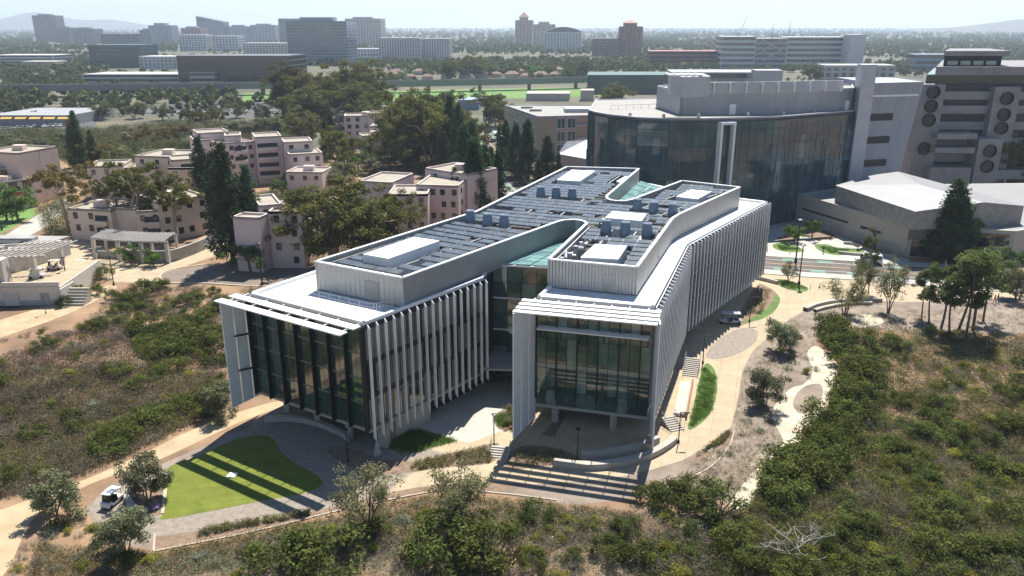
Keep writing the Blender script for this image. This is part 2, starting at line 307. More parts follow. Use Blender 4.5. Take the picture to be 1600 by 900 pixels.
SEG_A = np.vstack(FLAT); SEG_B = np.vstack([np.roll(q, -1, axis=0) for q in FLAT])
def inside(pts, poly):
    x, y = pts[:, 0], pts[:, 1]; r = np.zeros(len(pts), bool); n = len(poly); j = n - 1
    for i in range(n):
        xi, yi = poly[i]; xj, yj = poly[j]
        if yi != yj:
            r ^= ((yi > y) != (yj > y)) & (x < (xj - xi) * (y - yi) / (yj - yi) + xi)
        j = i
    return r
def relief(pts):
    pts = np.asarray(pts, float).reshape(-1, 2); d = np.full(len(pts), 1e9)
    near = (pts[:, 1] < 420) & (np.abs(pts[:, 0]) < 420)
    q = pts[near]; dd = np.full(len(q), 1e9)
    for a, b in zip(SEG_A, SEG_B):
        ab = b - a; t = np.clip(((q - a) @ ab) / (ab @ ab + 1e-9), 0, 1); dd = np.minimum(dd, np.linalg.norm(q - a - t[:, None] * ab, axis=1))
    for poly in FLAT: dd[inside(q, poly)] = 0
    d[near] = dd; x, y = pts[:, 0], pts[:, 1]
    t = np.clip((d - 1.5) / 22, 0, 1); t = t * t * (3 - 2 * t)
    nz = 0.6 + 0.22 * np.sin(x * 0.13 + 1.3 * np.sin(y * 0.07)) + 0.2 * np.sin(y * 0.17 + x * 0.06 + 2) + 0.1 * np.sin(x * 0.41 - y * 0.33)
    fade = np.clip((340 - y) / 120, 0, 1)
    h = -4.0 * t * nz * fade
    h += np.where(d > 1.5, 1, 0) * np.clip(d / 4, 0, 1) * (-0.12 + 0.12 * np.sin(x * 1.1 + np.sin(y * 0.9)) * np.sin(y * 1.2)) * fade
    return h
GX, GY = np.arange(-420, 421, 2.5), np.arange(30, 431, 2.5)
GZ = relief(np.stack(np.meshgrid(GX, GY), -1).reshape(-1, 2)).reshape(len(GY), len(GX))
def relief_i(p):
    p = np.asarray(p, float).reshape(-1, 2); fx = np.clip((p[:, 0] + 420) / 2.5, 0, len(GX) - 1.001); fy = np.clip((p[:, 1] - 30) / 2.5, 0, len(GY) - 1.001); i, j = fx.astype(int), fy.astype(int); u, v = fx - i, fy - j
    z = GZ[j, i] * (1 - u) * (1 - v) + GZ[j, i + 1] * u * (1 - v) + GZ[j + 1, i] * (1 - u) * v + GZ[j + 1, i + 1] * u * v
    return np.where((np.abs(p[:, 0]) < 420) & (p[:, 1] < 430), z, 0)
def hz(x, y): return float(relief_i([(x, y)])[0])
def G(px, py):                                   # surveyed point on the uneven ground
    z = 0.0
    for _ in range(5):
        x, y = P(px, py, z); z = hz(x, y)
    return x, y, z
def G_many(pp):
    pp = np.asarray(pp, float); z = np.zeros(len(pp))
    for _ in range(4):
        v = (450 - pp[:, 1]) / FPX; t = (z - CAM_H) / (-_s + v * _c)
        xy = np.stack([(pp[:, 0] - 800) / FPX * t, (_c + v * _s) * t], 1); z = relief_i(xy)
    return np.column_stack([xy, z])

def ground():
    xs = np.concatenate([-np.geomspace(15000, 262, 26), np.arange(-260, 261, 2.5), np.geomspace(262, 15000, 26)])
    ys = np.concatenate([[-400, -150, -50, 0, 25], np.arange(40, 361, 2.5), np.geomspace(364, 15000, 36)])
    X, Y = np.meshgrid(xs, ys); v = np.column_stack([X.ravel(), Y.ravel(), relief_i(np.column_stack([X.ravel(), Y.ravel()]))])
    nx, ny = len(xs), len(ys); i = (np.arange(ny - 1)[:, None] * nx + np.arange(nx - 1)[None]).ravel()
    f = np.column_stack([i, i + 1, i + 1 + nx, i + nx])
    cy = Y[:-1, :-1].ravel(); me = np_mesh('ground', v, f, [M_soil, M_plain], ((cy > 330) | (cy < 38)).astype(int))
    me.polygons.foreach_set('use_smooth', np.ones(len(f), bool)); o = link('ground', me); o['kind'] = 'structure'
ground()
for name, pts, z, m in SHEETS:
    mb = MB(); mb.add([(x, y, z) for x, y in pts], [tuple(range(len(pts)))]); o = link(name, mb.mesh(name, m)); o['kind'] = 'structure'
def road():
    mb = MB(); ribbon(mb, ROAD, 10.5, 0.02); o = link('road', mb.mesh('road', M_asph)); o['kind'] = 'structure'
    l = np.array(ROAD); d = np.gradient(l, axis=0); d /= np.linalg.norm(d, axis=1)[:, None]; n = np.stack([d[:, 1], -d[:, 0]], 1)
    mb = MB(); ribbon(mb, [tuple(q) for q in l], 0.25, 0.026); k = link('centre_line', mb.mesh('centre_line', M_pyel), o)
    for s in (-1, 1):
        side = l + n * s * 7.2; mb = MB(); ribbon(mb, [tuple(q) for q in side], 3.4, 0.14, 0, 0.0); q = link('pavement', mb.mesh('pavement', M_plaza)); q['kind'] = 'structure'
        lane = l + n * s * 4.1; lane_s = np.concatenate([[0], np.cumsum(np.linalg.norm(np.diff(lane, axis=0), axis=1))])
        mb = MB(); ribbon(mb, [tuple(q) for q in l + n * s * 3.2], 0.15, 0.026); link('lane_line', mb.mesh('lane_line', M_pwhite), o)
        for t in np.arange(2, lane_s[-1] - 4, 7.5):
            e = [tuple(np.array([np.interp(t + u, lane_s, lane[:, 0]), np.interp(t + u, lane_s, lane[:, 1])])) for u in (0, 1.5, 3.2)]
            mb = MB(); ribbon(mb, e, 1.5, 0.027); link('green_lane_mark', mb.mesh('green_lane_mark', M_pgreen), o)
road()
# kerbs round the planting strips
def kerb(name, label, px, w=0.2, h=0.1, m=None, cat='kerb', z0=-0.3):
    mb = MB(); l = smooth_line([P(*q) for q in px]); ribbon(mb, l, w, h, 0, z0); return tag(link(name, mb.mesh(name, m or M_curb)), label, cat)
kerb('garden_kerb', 'thin concrete kerb below the mulch strip beside the lower path', [(240,862),(400,830),(540,796),(690,767),(780,771),(870,782)])
kerb('garden_kerb', 'short concrete kerb crossing from paver path to the mulch strip corner', [(242,834),(240,861)])
kerb('garden_kerb', 'curved thin kerb along outer edge of the gravel garden beside curving path', [(1022,762),(1065,752),(1110,730),(1138,700),(1148,672)])
kerb('lawn_edging', 'straight pale edging between the lawn and the mulched tree circle', [(254,803),(258,770),(261,737)], 0.35)
kerb('garden_kerb', 'pale kerb round the asphalt turning circle', [(500,444),(400,447),(325,443),(265,442),(250,433),(262,423),(287,418),(322,413)], 0.5, 0.13)
kerb('seat_wall', 'long curved lower concrete seat wall below the right wing', [(865,727),(900,731),(940,731),(990,723),(1022,711),(1045,697),(1053,690)], 0.9, 0.75, M_conc, 'wall')
kerb('seat_wall', 'shorter upper curved concrete wall below the right wing', [(907,717),(940,716),(965,712),(1000,704),(1028,694)], 0.6, 1.1, M_conc, 'wall')
kerb('seat_wall', 'low curved concrete wall below the left wing beside paver plaza', [(414,659),(450,657),(490,663),(530,678),(548,690)], 0.7, 0.7, M_conc, 'wall')
kerb('seat_wall', 'long curved concrete bench wall beside young trees on gravel slope', [(1258,486),(1275,479),(1300,474),(1340,471),(1377,471)], 0.9, 0.7, M_conc, 'wall')
kerb('seat_wall', 'second lower curved bench wall beside young trees on gravel slope', [(1273,487),(1290,482),(1320,477),(1362,475)], 0.7, 0.5, M_conc, 'wall')
kerb('seat_wall', 'low wall beside turf bed at the far end of the fin facade', [(1183,436),(1200,440),(1215,444)], 0.6, 0.7, M_conc, 'wall')
kerb('seat_wall', 'low wall edging the small paved plaza across the road', [(1310,396),(1340,399),(1400,401)], 0.6, 0.6, M_conc, 'wall')
kerb('seat_wall', 'rounded low wall round the turf bed across the road', [(1318,381),(1335,383),(1346,388),(1340,392)], 0.6, 0.6, M_conc, 'wall')
kerb('retaining_wall', 'grey retaining wall behind mulch bed beside the auditorium', [(1262,349),(1285,353),(1315,367)], 0.6, 1.6, M_conc, 'wall')
kerb('retaining_wall', 'curved grey retaining wall below the terrace of beige apartments', [(200,408),(262,409),(300,398),(330,384),(345,372)], 0.6, 2.6, M_concd, 'wall')
kerb('tree_ring_wall', 'curved grey stone seat wall round the mulched tree circle by the lawn', [(206,772),(201,782),(206,794),(220,803),(232,803)], 0.7, 0.6, M_concd, 'wall')
def tree_circle():
    pts = smooth_poly(PP([(207,775),(215,762),(240,758),(258,762),(255,800),(235,806),(215,797)])); 
    mb = MB(); mb.add([(x, y, 0.026) for x, y in pts][::-1], [tuple(range(len(pts)))]); o = link('planting_bed', mb.mesh('bed', M_mulch)); o['kind'] = 'structure'
tree_circle()
# ------------------------------------------------------------------ shared wall pieces
def seg(a, b):
    a = np.array(a, float); b = np.array(b, float); L = float(np.linalg.norm(b - a)); d = (b - a) / L
    return a, d, np.array([d[1], -d[0]]), L, math.atan2(d[1], d[0])
UNIT = {}
def unit_box(m, key=None):                       # x 0..1 along the wall, y -1..0 outwards, z 0..1
    k = ('box', m.name)
    if k not in UNIT:
        mb = MB(); mb.box(0, 1, -1, 0, 0, 1); UNIT[k] = mb.mesh('piece', m)
    return UNIT[k]
def piece(name, m, a, b, u, z0, w, h, t, parent, out=0.0):
    p, d, n, L, ang = seg(a, b); q = p + d * u + n * out
    return link(name, unit_box(m), parent, (q[0], q[1], z0), ang, (w, t, h))
def unit_window(mf, mp):
    k = ('win', mf.name, mp.name)
    if k not in UNIT:
        mb = MB(); e = 0.09
        mb.box(0, 1, -1, 0, 0, e); mb.box(0, 1, -1, 0, 1 - e, 1); mb.box(0, e, -1, 0, e, 1 - e); mb.box(1 - e, 1, -1, 0, e, 1 - e); mb.box(.47, .53, -.8, 0, e, 1 - e)
        pn = MB(); pn.box(e, 1 - e, -.45, -.05, e, 1 - e); UNIT[k] = (mb.mesh('window', mf), pn.mesh('pane', mp))
    return UNIT[k]
def window(a, b, u, z0, w, h, parent, mf=None, mp=None, t=0.12):
    wm, pm = unit_window(mf or M_frame, mp or M_glassb); p, d, n, L, ang = seg(a, b); q = p + d * u
    o = link('window', wm, parent, (q[0], q[1], z0), ang, (w, t, h)); c = link('pane', pm); c.parent = o; return o
def part(name, mb, m, parent, smooth=False): return link(name, mb.mesh(name, m, smooth), parent)
def strip_windows(a, b, z0, z1, parent, rows, h, m, margin=0.6, name='window_band', t=0.08):
    L = seg(a, b)[3]
    for r in range(rows): piece(name, m, a, b, margin, z0 + (z1 - z0) * (r + 0.3) / rows, L - 2 * margin, h, t, parent)
def parapet(mb, poly, z0, z1, w=0.35, m=0):
    n = len(poly)
    for i in range(n):
        a, d, nn, L, _ = seg(poly[i], poly[(i + 1) % n]); mb.wall(tuple(a), tuple(a + d * L), w, z0, z1, m, -w / 2)

# ------------------------------------------------------------------ the main laboratory building
def main_building():
    B = thing('laboratory_building', 'white finned laboratory building with glass-fronted wings and solar panels on the roof', 'building', (0, 110, 0))
    OUT = [(-33.9,97.2),(-17.2,86.4),(-4.0,103.8),(-2.8,110.0),(7.7,108.0),(3.2,95.8),(17.4,91.9),(27.6,121.4),(49.9,153.4),(37.5,162),(29.5,172.5),(8.5,176.5),(-10.5,131),(-27.2,107.8)]
    Z0, ZD, ZP = 3.3, 16.9, 17.35
    mb = MB(); mb.prism(OUT, Z0, ZD); part('upper_storeys', mb, M_dark, B)  # core coloured dark so gaps between panes read as shade
    mb = MB(); o = [(x, y) for x, y in OUT]; mb.add([(x, y, ZD + 0.04) for x, y in o], [tuple(range(len(o)))]); part('roof_deck', mb, M_roofw, B)
    mb = MB(); parapet(mb, OUT, ZD - 0.5, ZP, 0.4); part('parapet', mb, M_finl, B)
    mb = MB(); parapet(mb, OUT, Z0 - 0.35, Z0 + 0.25, 0.5); part('floor_edge', mb, M_conc, B)
    mb = MB(); mb.add([(x, y, Z0 - 0.05) for x, y in OUT[::-1]], [tuple(range(len(OUT)))]); part('soffit', mb, M_concd, B)
    # recessed ground floor
    base = [(-23,106),(-11.2,97.6),(-5.5,105.2),(-3.2,110.4),(8.1,108.3),(10.8,110.6),(20.3,107.2),(25.2,121.6),(29,128.5),(48.2,154),(38,160),(29,170.5),(9,174.5),(-9,131.5)]
    mb = MB(); mb.prism(base, 0, Z0, bottom=False, top=False); part('ground_floor_wall', mb, M_glassb, B)
    mb = MB(); mb.wall((29.6,128.4), (48.6,154.2), 0.5, 0, Z0, 0, 0.1); part('white_base_wall', mb, M_white, B)
    mb = MB(); mb.wall((-14.9,90.6), (-11.0,95.4), 0.4, 0, Z0); mb.wall((-17.8,93.0), (-14.9,90.6), 0.4, 0, Z0); part('pale_base_wall', mb, M_conc, B)
    for (x, y, w) in [(5.7,94.9,.9),(13.2,93.0,.9),(-30.5,97.8,1.0),(-25.6,94.5,1.0),(-20.8,91.2,1.0),(-16.0,88.6,1.5),(24.5,113.6,1.0),(27.4,123.5,1.0)]:
        mb = MB(); mb.prism([(x - w / 2, y), (x, y - w / 2), (x + w / 2, y), (x, y + w / 2)] if w < .95 else [(x - w / 2, y - .2), (x + w / 2 - .2, y - w / 2), (x + w / 2, y + .2), (x - w / 2 + .2, y + w / 2)], 0, Z0 - 1.36 if w < .95 else Z0 - 0.05); part('column', mb, M_conc, B)
    # glazed front of the left wing: two panes a bay, four rows, dark upright fins between the bays
    a, b = OUT[0], OUT[1]; L = seg(a, b)[3]; nb = 7; bw = L / nb; rows = 4; rh = (ZD - 0.6 - Z0) / rows
    for i in range(nb):
        for k in range(2):
            for r in range(rows): 
                piece('glass_pane', M_glass, a, b, i * bw + 0.12 + k * (bw - 0.2) / 2, Z0 + 0.28 + r * rh, (bw - 0.2) / 2 - 0.05, rh - 0.09, 0.08, B, 0.02 + 0.01 * ((i * 7 + r * 3 + k) % 3))
        if i == 0:
            for r in range(1, rows): piece('floor_line', M_clad, a, b, 0.1, Z0 + 0.28 + r * rh - 0.2, L - 0.2, 0.2, 0.13, B)
        piece('dark_fin', M_frame, a, b, i * bw - 0.06, Z0 - 0.1, 0.14, ZD - Z0 - 0.2, 0.7, B)
    piece('dark_fin', M_frame, a, b, L - 0.2, Z0 - 0.1, 0.14, ZD - Z0 - 0.2, 0.7, B)
    # glazed front of the right wing
    a, b = OUT[5], OUT[6]; L = seg(a, b)[3]; nb = 11; bw = L / nb
    piece('floor_edge', M_conc, a, b, 0, Z0 - 1.35, L, 0.42, 0.2, B)
    mb = MB(); mb.prism([(3.4,96.0),(17.3,92.2),(20.4,101.5),(6.0,104.5)], Z0 - 1.34, Z0 - 0.36); part('underfloor', mb, M_concd, B)
    zr = [Z0 - 0.9, Z0 + 1.2, Z0 + 4.4, Z0 + 5.1, Z0 + 8.6, Z0 + 10.2, Z0 + 12.9]
    for i in range(nb):
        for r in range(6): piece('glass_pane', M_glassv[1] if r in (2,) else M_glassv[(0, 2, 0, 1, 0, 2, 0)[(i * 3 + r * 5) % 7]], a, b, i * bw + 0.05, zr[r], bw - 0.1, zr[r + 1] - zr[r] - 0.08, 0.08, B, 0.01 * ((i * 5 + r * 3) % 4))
        if i % 2 == 0: piece('mullion', M_frame, a, b, i * bw - 0.05, Z0, 0.1, ZD - Z0 - 0.5, 0.45, B)
    piece('light_shelf', M_white, a, b, 0.3, Z0 + 10.05, L - 0.6, 0.16, 1.5, B)
    for i in range(6): piece('shelf_bracket', M_frame, a, b, 0.4 + i * (L - 0.9) / 5, Z0 + 8.7, 0.1, 1.34, 0.5, B)
    # sun louvres over both fronts
    def louvre(a, b, offs, ext0, ext1, w, z):
        p, d, n, L, ang = seg(a, b)
        for o_ in offs:
            mb = MB(); mb.wall(tuple(p - d * ext0), tuple(p + d * (L + ext1)), w, z, z + 0.14, 0, o_); part('louvre_blade', mb, M_white, B)
        for t in np.linspace(0.6, L - 0.6, 7):
            q = p + d * t; mb = MB(); mb.wall(tuple(q), tuple(q + n * (offs[-1] + w / 2 - 0.1)), 0.12, z - 0.14, z - 0.005); part('louvre_arm', mb, M_finl, B)
    louvre(OUT[0], OUT[1], [1.5, 3.7], 1.4, 0.4, 1.25, 17.1)
    louvre(OUT[5], OUT[6], [1.5, 2.9, 4.3, 5.7], 1.6, 1.0, 0.85, 17.1)
    # end screens of pale panels beside the glass fronts
    def end_screen(p0, p1, n, z0=2.7, z1=17.1):
        p0 = np.array(p0); p1 = np.array(p1); bounds = np.linspace(0, 1, n + 1)
        for i in range(n):
            for zz0, zz1 in ((z0, 7.4), (7.45, 12.2), (12.25, z1)):
                mb = MB(); mb.wall(tuple(p0 + (p1 - p0) * (bounds[i] + 0.015)), tuple(p0 + (p1 - p0) * (bounds[i + 1] - 0.015)), 0.18, zz0, zz1); part('screen_panel', mb, M_white, B)
    end_screen((-36.5, 93.6), (-33.6, 98.4), 3)
    end_screen((0.1, 89.9), (3.1, 95.9), 3, 0.15)
    end_screen((17.2, 86.3), (17.75, 91.6), 3, 0.6)
    piece('strut', M_frame, (-35.6, 95.0), (-33.0, 96.6), 0, 7.3, 2.8, 0.2, 0.2, B); piece('strut', M_frame, (-35.6, 95.0), (-33.0, 96.6), 0, 12.1, 2.8, 0.2, 0.2, B)
    # left wing flank: cladding and windows behind upright fins
    a, b = OUT[1], OUT[2]; p, d, n, L, ang = seg(a, b); nf = 16; st = L / nf
    mbf = MB(); mbf.add([(0, -.07, 2.6), (.4, -.05, 2.2), (.4, -.05, 16.75), (0, -.06, 17.15), (0, .06, 2.6), (.4, .05, 2.2), (.4, .05, 16.75), (0, .07, 17.15)], [(0, 1, 2, 3), (7, 6, 5, 4), (0, 4, 5, 1), (1, 5, 6, 2), (2, 6, 7, 3), (3, 7, 4, 0)])
    fin = mbf.mesh('fin', M_finl)
    for i in range(nf + 1):
        q = p + d * min(i * st + 0.05, L - 0.1) + n * 0.55
        link('fin', fin, B, (q[0], q[1], 0), ang - math.pi / 2)
    for i in range(nf):
        for r, (z0, z1) in enumerate(((3.7, 7.4), (8.1, 11.8), (12.5, 16.3))):
            g = (i * 3 + r * 5 + i * i) % 7
            piece('wall_panel' if g in (0, 2, 3, 6) else 'window_pane', M_clad if g in (0, 2, 3, 6) else M_glassb, a, b, i * st + 0.06, z0, st - 0.12, z1 - z0, 0.1, B)
    for z in (7.45, 11.85, 16.35): piece('floor_band', M_frame, a, b, 0, z, L, 0.6, 0.14, B)
    # right flank: long run of close-set metal fins round the kink
    mbf = MB(); D = 0.8; prof = [(0, 0), (D * .5, -.03), (D, 0)]; th = .1
    vs = [(x, y + s, z) for z in (2.5, 17.15) for x, y in prof for s in (-th / 2, th / 2)]
    mbf.add(vs, [(0, 2, 8, 6), (2, 4, 10, 8), (3, 1, 7, 9), (5, 3, 9, 11), (4, 5, 11, 10), (1, 0, 6, 7), (6, 8, 9, 7), (8, 10, 11, 9), (2, 0, 1, 3), (4, 2, 3, 5)])
    finr = mbf.mesh('metal_fin', M_fin)
    for a, b, cnt in ((OUT[6], OUT[7], 21), (OUT[7], OUT[8], 27)):
        p, d, n, L, ang = seg(a, b); st = L / cnt
        for i in range(cnt + (1 if cnt == 27 else 0)):
            q = p + d * (i * st) + n * 0.45; link('metal_fin', finr, B, (q[0], q[1], 0), ang - math.pi / 2 - R(42))
            if i < cnt: piece('flank_pane', M_glassb if i % 4 else M_clad, a, b, i * st + 0.1, 3.6, st - 0.2, 13.0, 0.08, B)
        for z in (7.5, 12.0): 
            mb = MB(); mb.wall(tuple(p), tuple(p + d * L), 0.14, z, z + 0.14, 0, 0.7); part('fin_rail', mb, M_steel, B)
        mb = MB(); mb.wall(tuple(p + d * .3), tuple(p + d * (L - .3)), 0.12, 17.0, 17.12, 0, 0.25); part('fin_cap_rail', mb, M_finl, B)
    # far end fins
    p, d, n, L, ang = seg(OUT[8], OUT[9])
    for i in range(8): q = p + d * (i * 1.5 + .2) + n * .25; link('metal_fin', finr, B, (q[0], q[1], 0), ang - math.pi / 2)
    # atrium between the wings
    a, b = (-2.75, 109.85), (7.65, 107.85); p, d, n, L, ang = seg(a, b); nc = 5; cw = L / nc
    for i in range(nc):
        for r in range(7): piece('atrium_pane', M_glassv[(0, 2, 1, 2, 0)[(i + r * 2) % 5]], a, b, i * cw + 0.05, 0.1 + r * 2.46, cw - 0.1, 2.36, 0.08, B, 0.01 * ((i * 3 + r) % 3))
    for z in (7.4, 12.3, 17.2): piece('atrium_floor_edge', M_finl, a, b, 0, z, L, 0.22, 0.16, B)
    q0 = np.array((-2.4, 109.7)); q1 = np.array((7.7, 107.8)); e0 = np.array((8.2, 122.6)); e1 = np.array((11.2, 121.5))
    for i in range(4):
        for j in range(8):
            def at(u, v): return (q0 + (q1 - q0) * u) * (1 - v) + (e0 + (e1 - e0) * u) * v
            c4 = [at((i + .04) / 4, (j + .05) / 8), at((i + .96) / 4, (j + .05) / 8), at((i + .96) / 4, (j + .95) / 8), at((i + .04) / 4, (j + .95) / 8)]
            mb = MB(); mb.prism([tuple(k) for k in c4], 17.5, 17.6 + 0.02 * ((i + j) % 2)); part('skylight_pane', mb, M_teal, B)
    mb = MB(); mb.wall((-5.2, 102.2), (5.6, 101.2), 6.4, 3.9, 4.15, 0, -4.0); part('entrance_canopy', mb, M_conc, B)
    # penthouse screen
    PEN = [(-25.7,99.6),(-13.3,92.4),(7.2,121.6),(8.3,122.7),(9.8,123.0),(11.1,122.2),(11.5,120.6),(4.7,100.6),(16.0,97.0),(24.9,121.8),(25.7,124.0),(27.6,127.4),(43.5,149.9),(33.6,156.5),(21.2,138.6),(19.6,137.3),(17.9,137.6),(17.0,139.0),(17.2,141.5),(27.4,170.5),(11.9,173.0),(-6.0,129.0)]
    ZS = 20.75; n_ = len(PEN)
    for i in range(n_):
        a, b = PEN[i], PEN[(i + 1) % n_]; mb = MB(); mb.wall(a, b, 0.22, 17.05, ZS, 0, -0.11); part('penthouse_screen', mb, M_screen, B)
        mb = MB(); mb.wall(a, b, 0.42, ZS + 0.003, ZS + 0.16, 0, -0.13); part('screen_cap', mb, M_finl, B)
    mb = MB(); mb.add([(x, y, 17.0) for x, y in PEN], [tuple(range(n_))]); part('plant_deck', mb, mat('shade_grey_plant_deck', (.07, .07, .07), .9), B)  # deck colour darkened to paint shade into the gaps between panel rows
    c4 = [(21.8,139.6),(33.2,156.2),(27.6,169.6),(17.6,141.8)]
    for j in range(6):
        def at2(u, v): return (np.array(c4[0]) * (1 - u) + np.array(c4[3]) * u) * (1 - v) + (np.array(c4[1]) * (1 - u) + np.array(c4[2]) * u) * v
        for i in range(3):
            k4 = [at2((i + .04) / 3, (j + .05) / 6), at2((i + .04) / 3, (j + .95) / 6), at2((i + .96) / 3, (j + .95) / 6), at2((i + .96) / 3, (j + .05) / 6)]
            mb = MB(); mb.prism([tuple(k) for k in k4], 18.3, 18.42); part('skylight_pane', mb, M_teal, B)
    # door and gantry rail on the left terrace, door on right terrace
    piece('roof_door', M_concd, PEN[0], PEN[1], 8.2, 17.1, 2.2, 2.5, 0.06, B); piece('roof_door', M_concd, PEN[7], PEN[8], 7.6, 17.1, 1.2, 2.4, 0.06, B)
    for (x0, y0), (x1, y1) in (((-27.3,97.4),(-17.2,91.0)), ((-17.2,91.0),(-14.6,91.9))):
        mb = MB(); 
        for z in (17.5, 18.0): mb.tube([(x0, y0, z), (x1, y1, z)], 0.035, 5)
        for t in np.linspace(0, 1, 8): mb.tube([(x0 + (x1 - x0) * t, y0 + (y1 - y0) * t, 16.95), (x0 + (x1 - x0) * t, y0 + (y1 - y0) * t, 18.02)], 0.04, 5)
        part('guard_rail', mb, M_steel, B)
    # rooftop units
    units = [([(567,397),(607,404),(687,376),(647,370)], 21.5), ([(870,281),(906,283),(930,267),(893,265)], 21.0), ([(907,402),(966,405),(980,384),(930,381)], 20.9),
             ([(1056,307),(1090,311),(1112,299),(1080,296)], 20.9), ([(945,340),(1003,345),(1010,334),(957,330)], 21.3), ([(963,283),(972,286),(984,277),(977,275)], 20.4)]
    UN = [PP([(868,404),(905,408),(932,378),(905,371)], 20.6)]
    for k, (pa, pb, zz) in enumerate([((872,405),(915,374),18.6),((880,406),(922,376),19.2),((874,398),(900,400),19.6),((890,386),(912,388),19.4),((884,404),(884,392),20.0)]):
        mb = MB(); p0, p1 = P(*pa, zz), P(*pb, zz); mb.tube([(*p0, zz), (*p1, zz)], .22, 8); part('roof_pipe', mb, (M_steel, M_white)[k % 2], B)
    for px, py, zz in ((878,402,20.4),(890,395,20.2),(900,384,20.5),(908,378,20.0),(870,402,20.2)):
        x, y = P(px, py, zz); mb = MB(); mb.lathe([(.45, 17.05 - zz), (.45, -.5), (.3, 0)], 10, c=(x, y, zz)); part('roof_tank', mb, M_steel, B)
    for px, z in units:
        q = PP(px, z); UN.append(q); mb = MB(); mb.prism(q, 17.02, z); part('rooftop_unit', mb, M_white, B)
    mbs = MB(); mbs.lathe([(0.82, -1.0), (0.86, 0), (0.8, 0.7), (0.66, 1.55), (0.66, 1.75), (0.5, 1.75), (0.5, 1.3)], 14); st_me = mbs.mesh('exhaust_stack', M_stack, True)
    ST = [P(x, y, 20.6) for x, y in [(735,344),(762,349),(788,351),(845,305),(869,306),(894,308),(996,325),(1021,330),(1051,333),(947,360),(977,363),(1011,365)]]
    for x, y in ST: link('exhaust_stack', st_me, B, (x, y, 20.6), 0, (1.0, 1.0, .92))
    for i in range(60):                              # pipes, ducts and small machines under the panels
        x, y = rng.uniform(-22, 40), rng.uniform(98, 168)
        if not inside(np.array([[x, y]]), PEN)[0]: continue
        w, h = rng.uniform(.8, 2.6), rng.uniform(.8, 2.3); mb = MB(); an = 0.96; cx, sx = math.cos(an) * w / 2, math.sin(an) * w / 2
        k = 0.6
        mb.prism([(x - cx + sx * k, y - sx - cx * k), (x + cx + sx * k, y + sx - cx * k), (x + cx - sx * k, y + sx + cx * k), (x - cx - sx * k, y - sx + cx * k)], 17.02, 17.1 + h); part('plant_box', mb, (M_steel, M_white, M_concd)[i % 3], B)
    # solar panels in rows on a steel frame above the plant deck
    arms = [([(-25.7,99.6),(-13.3,92.4),(4.6,117.8),(-9.0,125.0)], -31), ([(4.7,100.6),(16.0,97.0),(24.9,121.8),(11.5,120.6)], -17),
            ([(-9.0,125.0),(4.6,117.8),(7.2,121.6),(9.8,123.2),(11.5,120.6),(24.9,121.8),(27.6,127.4),(43.5,149.9),(33.6,156.5),(21.2,138.6),(19.2,136.6),(16.6,138.6),(17.0,142),(27.4,170.5),(11.9,173.0),(-6.0,129.0)], -22)]
    mbp = MB(); mbp.box(-.97, .97, -.62, .62, 0, .05); mbp.box(-1.0, 1.0, -.65, .65, -.035, -.003, 1); pv = mbp.mesh('solar_panel', [M_pv, M_steel])
    spots = []
    for poly, deg in arms:
        an = R(deg); u = np.array([math.cos(an), math.sin(an)]); v = np.array([-u[1], u[0]]); q = np.array(poly); U = q @ u; V = q @ v
        for rv in np.arange(V.min() + 0.85, V.max() - 0.7, 2.3):
            gap = rng.uniform() < 0.10; ti = R(rng.uniform(5, 9))
            for ru in np.arange(U.min() + 0.5, U.max(), 2.04):
                c0 = u * ru + v * rv; cor = np.array([c0 + u * i + v * j for i in (-1.12, 1.12) for j in (-.75, .75)])
                if not inside(cor, poly).all(): continue
                if any(inside(np.vstack([cor, c0[None]]), uq).any() for uq in UN): continue
                if min(np.hypot(c0[0] - x, c0[1] - y) for x, y in ST) < 1.7: continue
                if gap and rng.uniform() < 0.6: continue
                if rng.uniform() < 0.03: continue
                spots.append((c0[0], c0[1], an, ti))
    spots.sort(key=lambda s: s[1])
    for x, y, an, ti in spots[:300]: link('solar_panel', pv, B, (x, y, 20.35), (ti, 0, an))
    mb = MB()
    for x, y, an, ti in spots[300:]:
        Mx = Matrix.Translation((x, y, 20.35)) @ Matrix.Rotation(an, 4, 'Z') @ Matrix.Rotation(ti, 4, 'X')
        for (zx, zy, z0, z1, m) in ((.97, .62, 0, .05, 0), (1.0, .65, -.035, -.003, 1)):
            vs = [Mx @ Vector((i * zx, j * zy, k)) for k in (z0, z1) for i, j in ((-1, -1), (1, -1), (1, 1), (-1, 1))]
            mb.add(vs, [(3, 2, 1, 0), (4, 5, 6, 7), (0, 1, 5, 4), (1, 2, 6, 5), (2, 3, 7, 6), (3, 0, 4, 7)], m)
    o = part('solar_panels', mb, [M_pv, M_steel], B); o['kind'] = 'stuff'
    for poly, deg in arms[:2]:
        for t in (0.04, 0.35, 0.65, 0.96):
            p0 = np.array(poly[0]) * (1 - t) + np.array(poly[1]) * t; p1 = np.array(poly[3]) * (1 - t) + np.array(poly[2]) * t
            mb = MB(); mb.wall(tuple(p0), tuple(p1), 0.16, 20.0, 20.22); part('frame_beam', mb, M_steel, B)
    for p0, p1 in (((-7,127),(12,171)), ((0,124),(17,170)), ((6,124),(24,169)), ((14,123),(36,153)), ((20,123),(41,150))):
        mb = MB(); mb.wall(p0, p1, 0.16, 20.0, 20.22); part('frame_beam', mb, M_steel, B)
main_building()
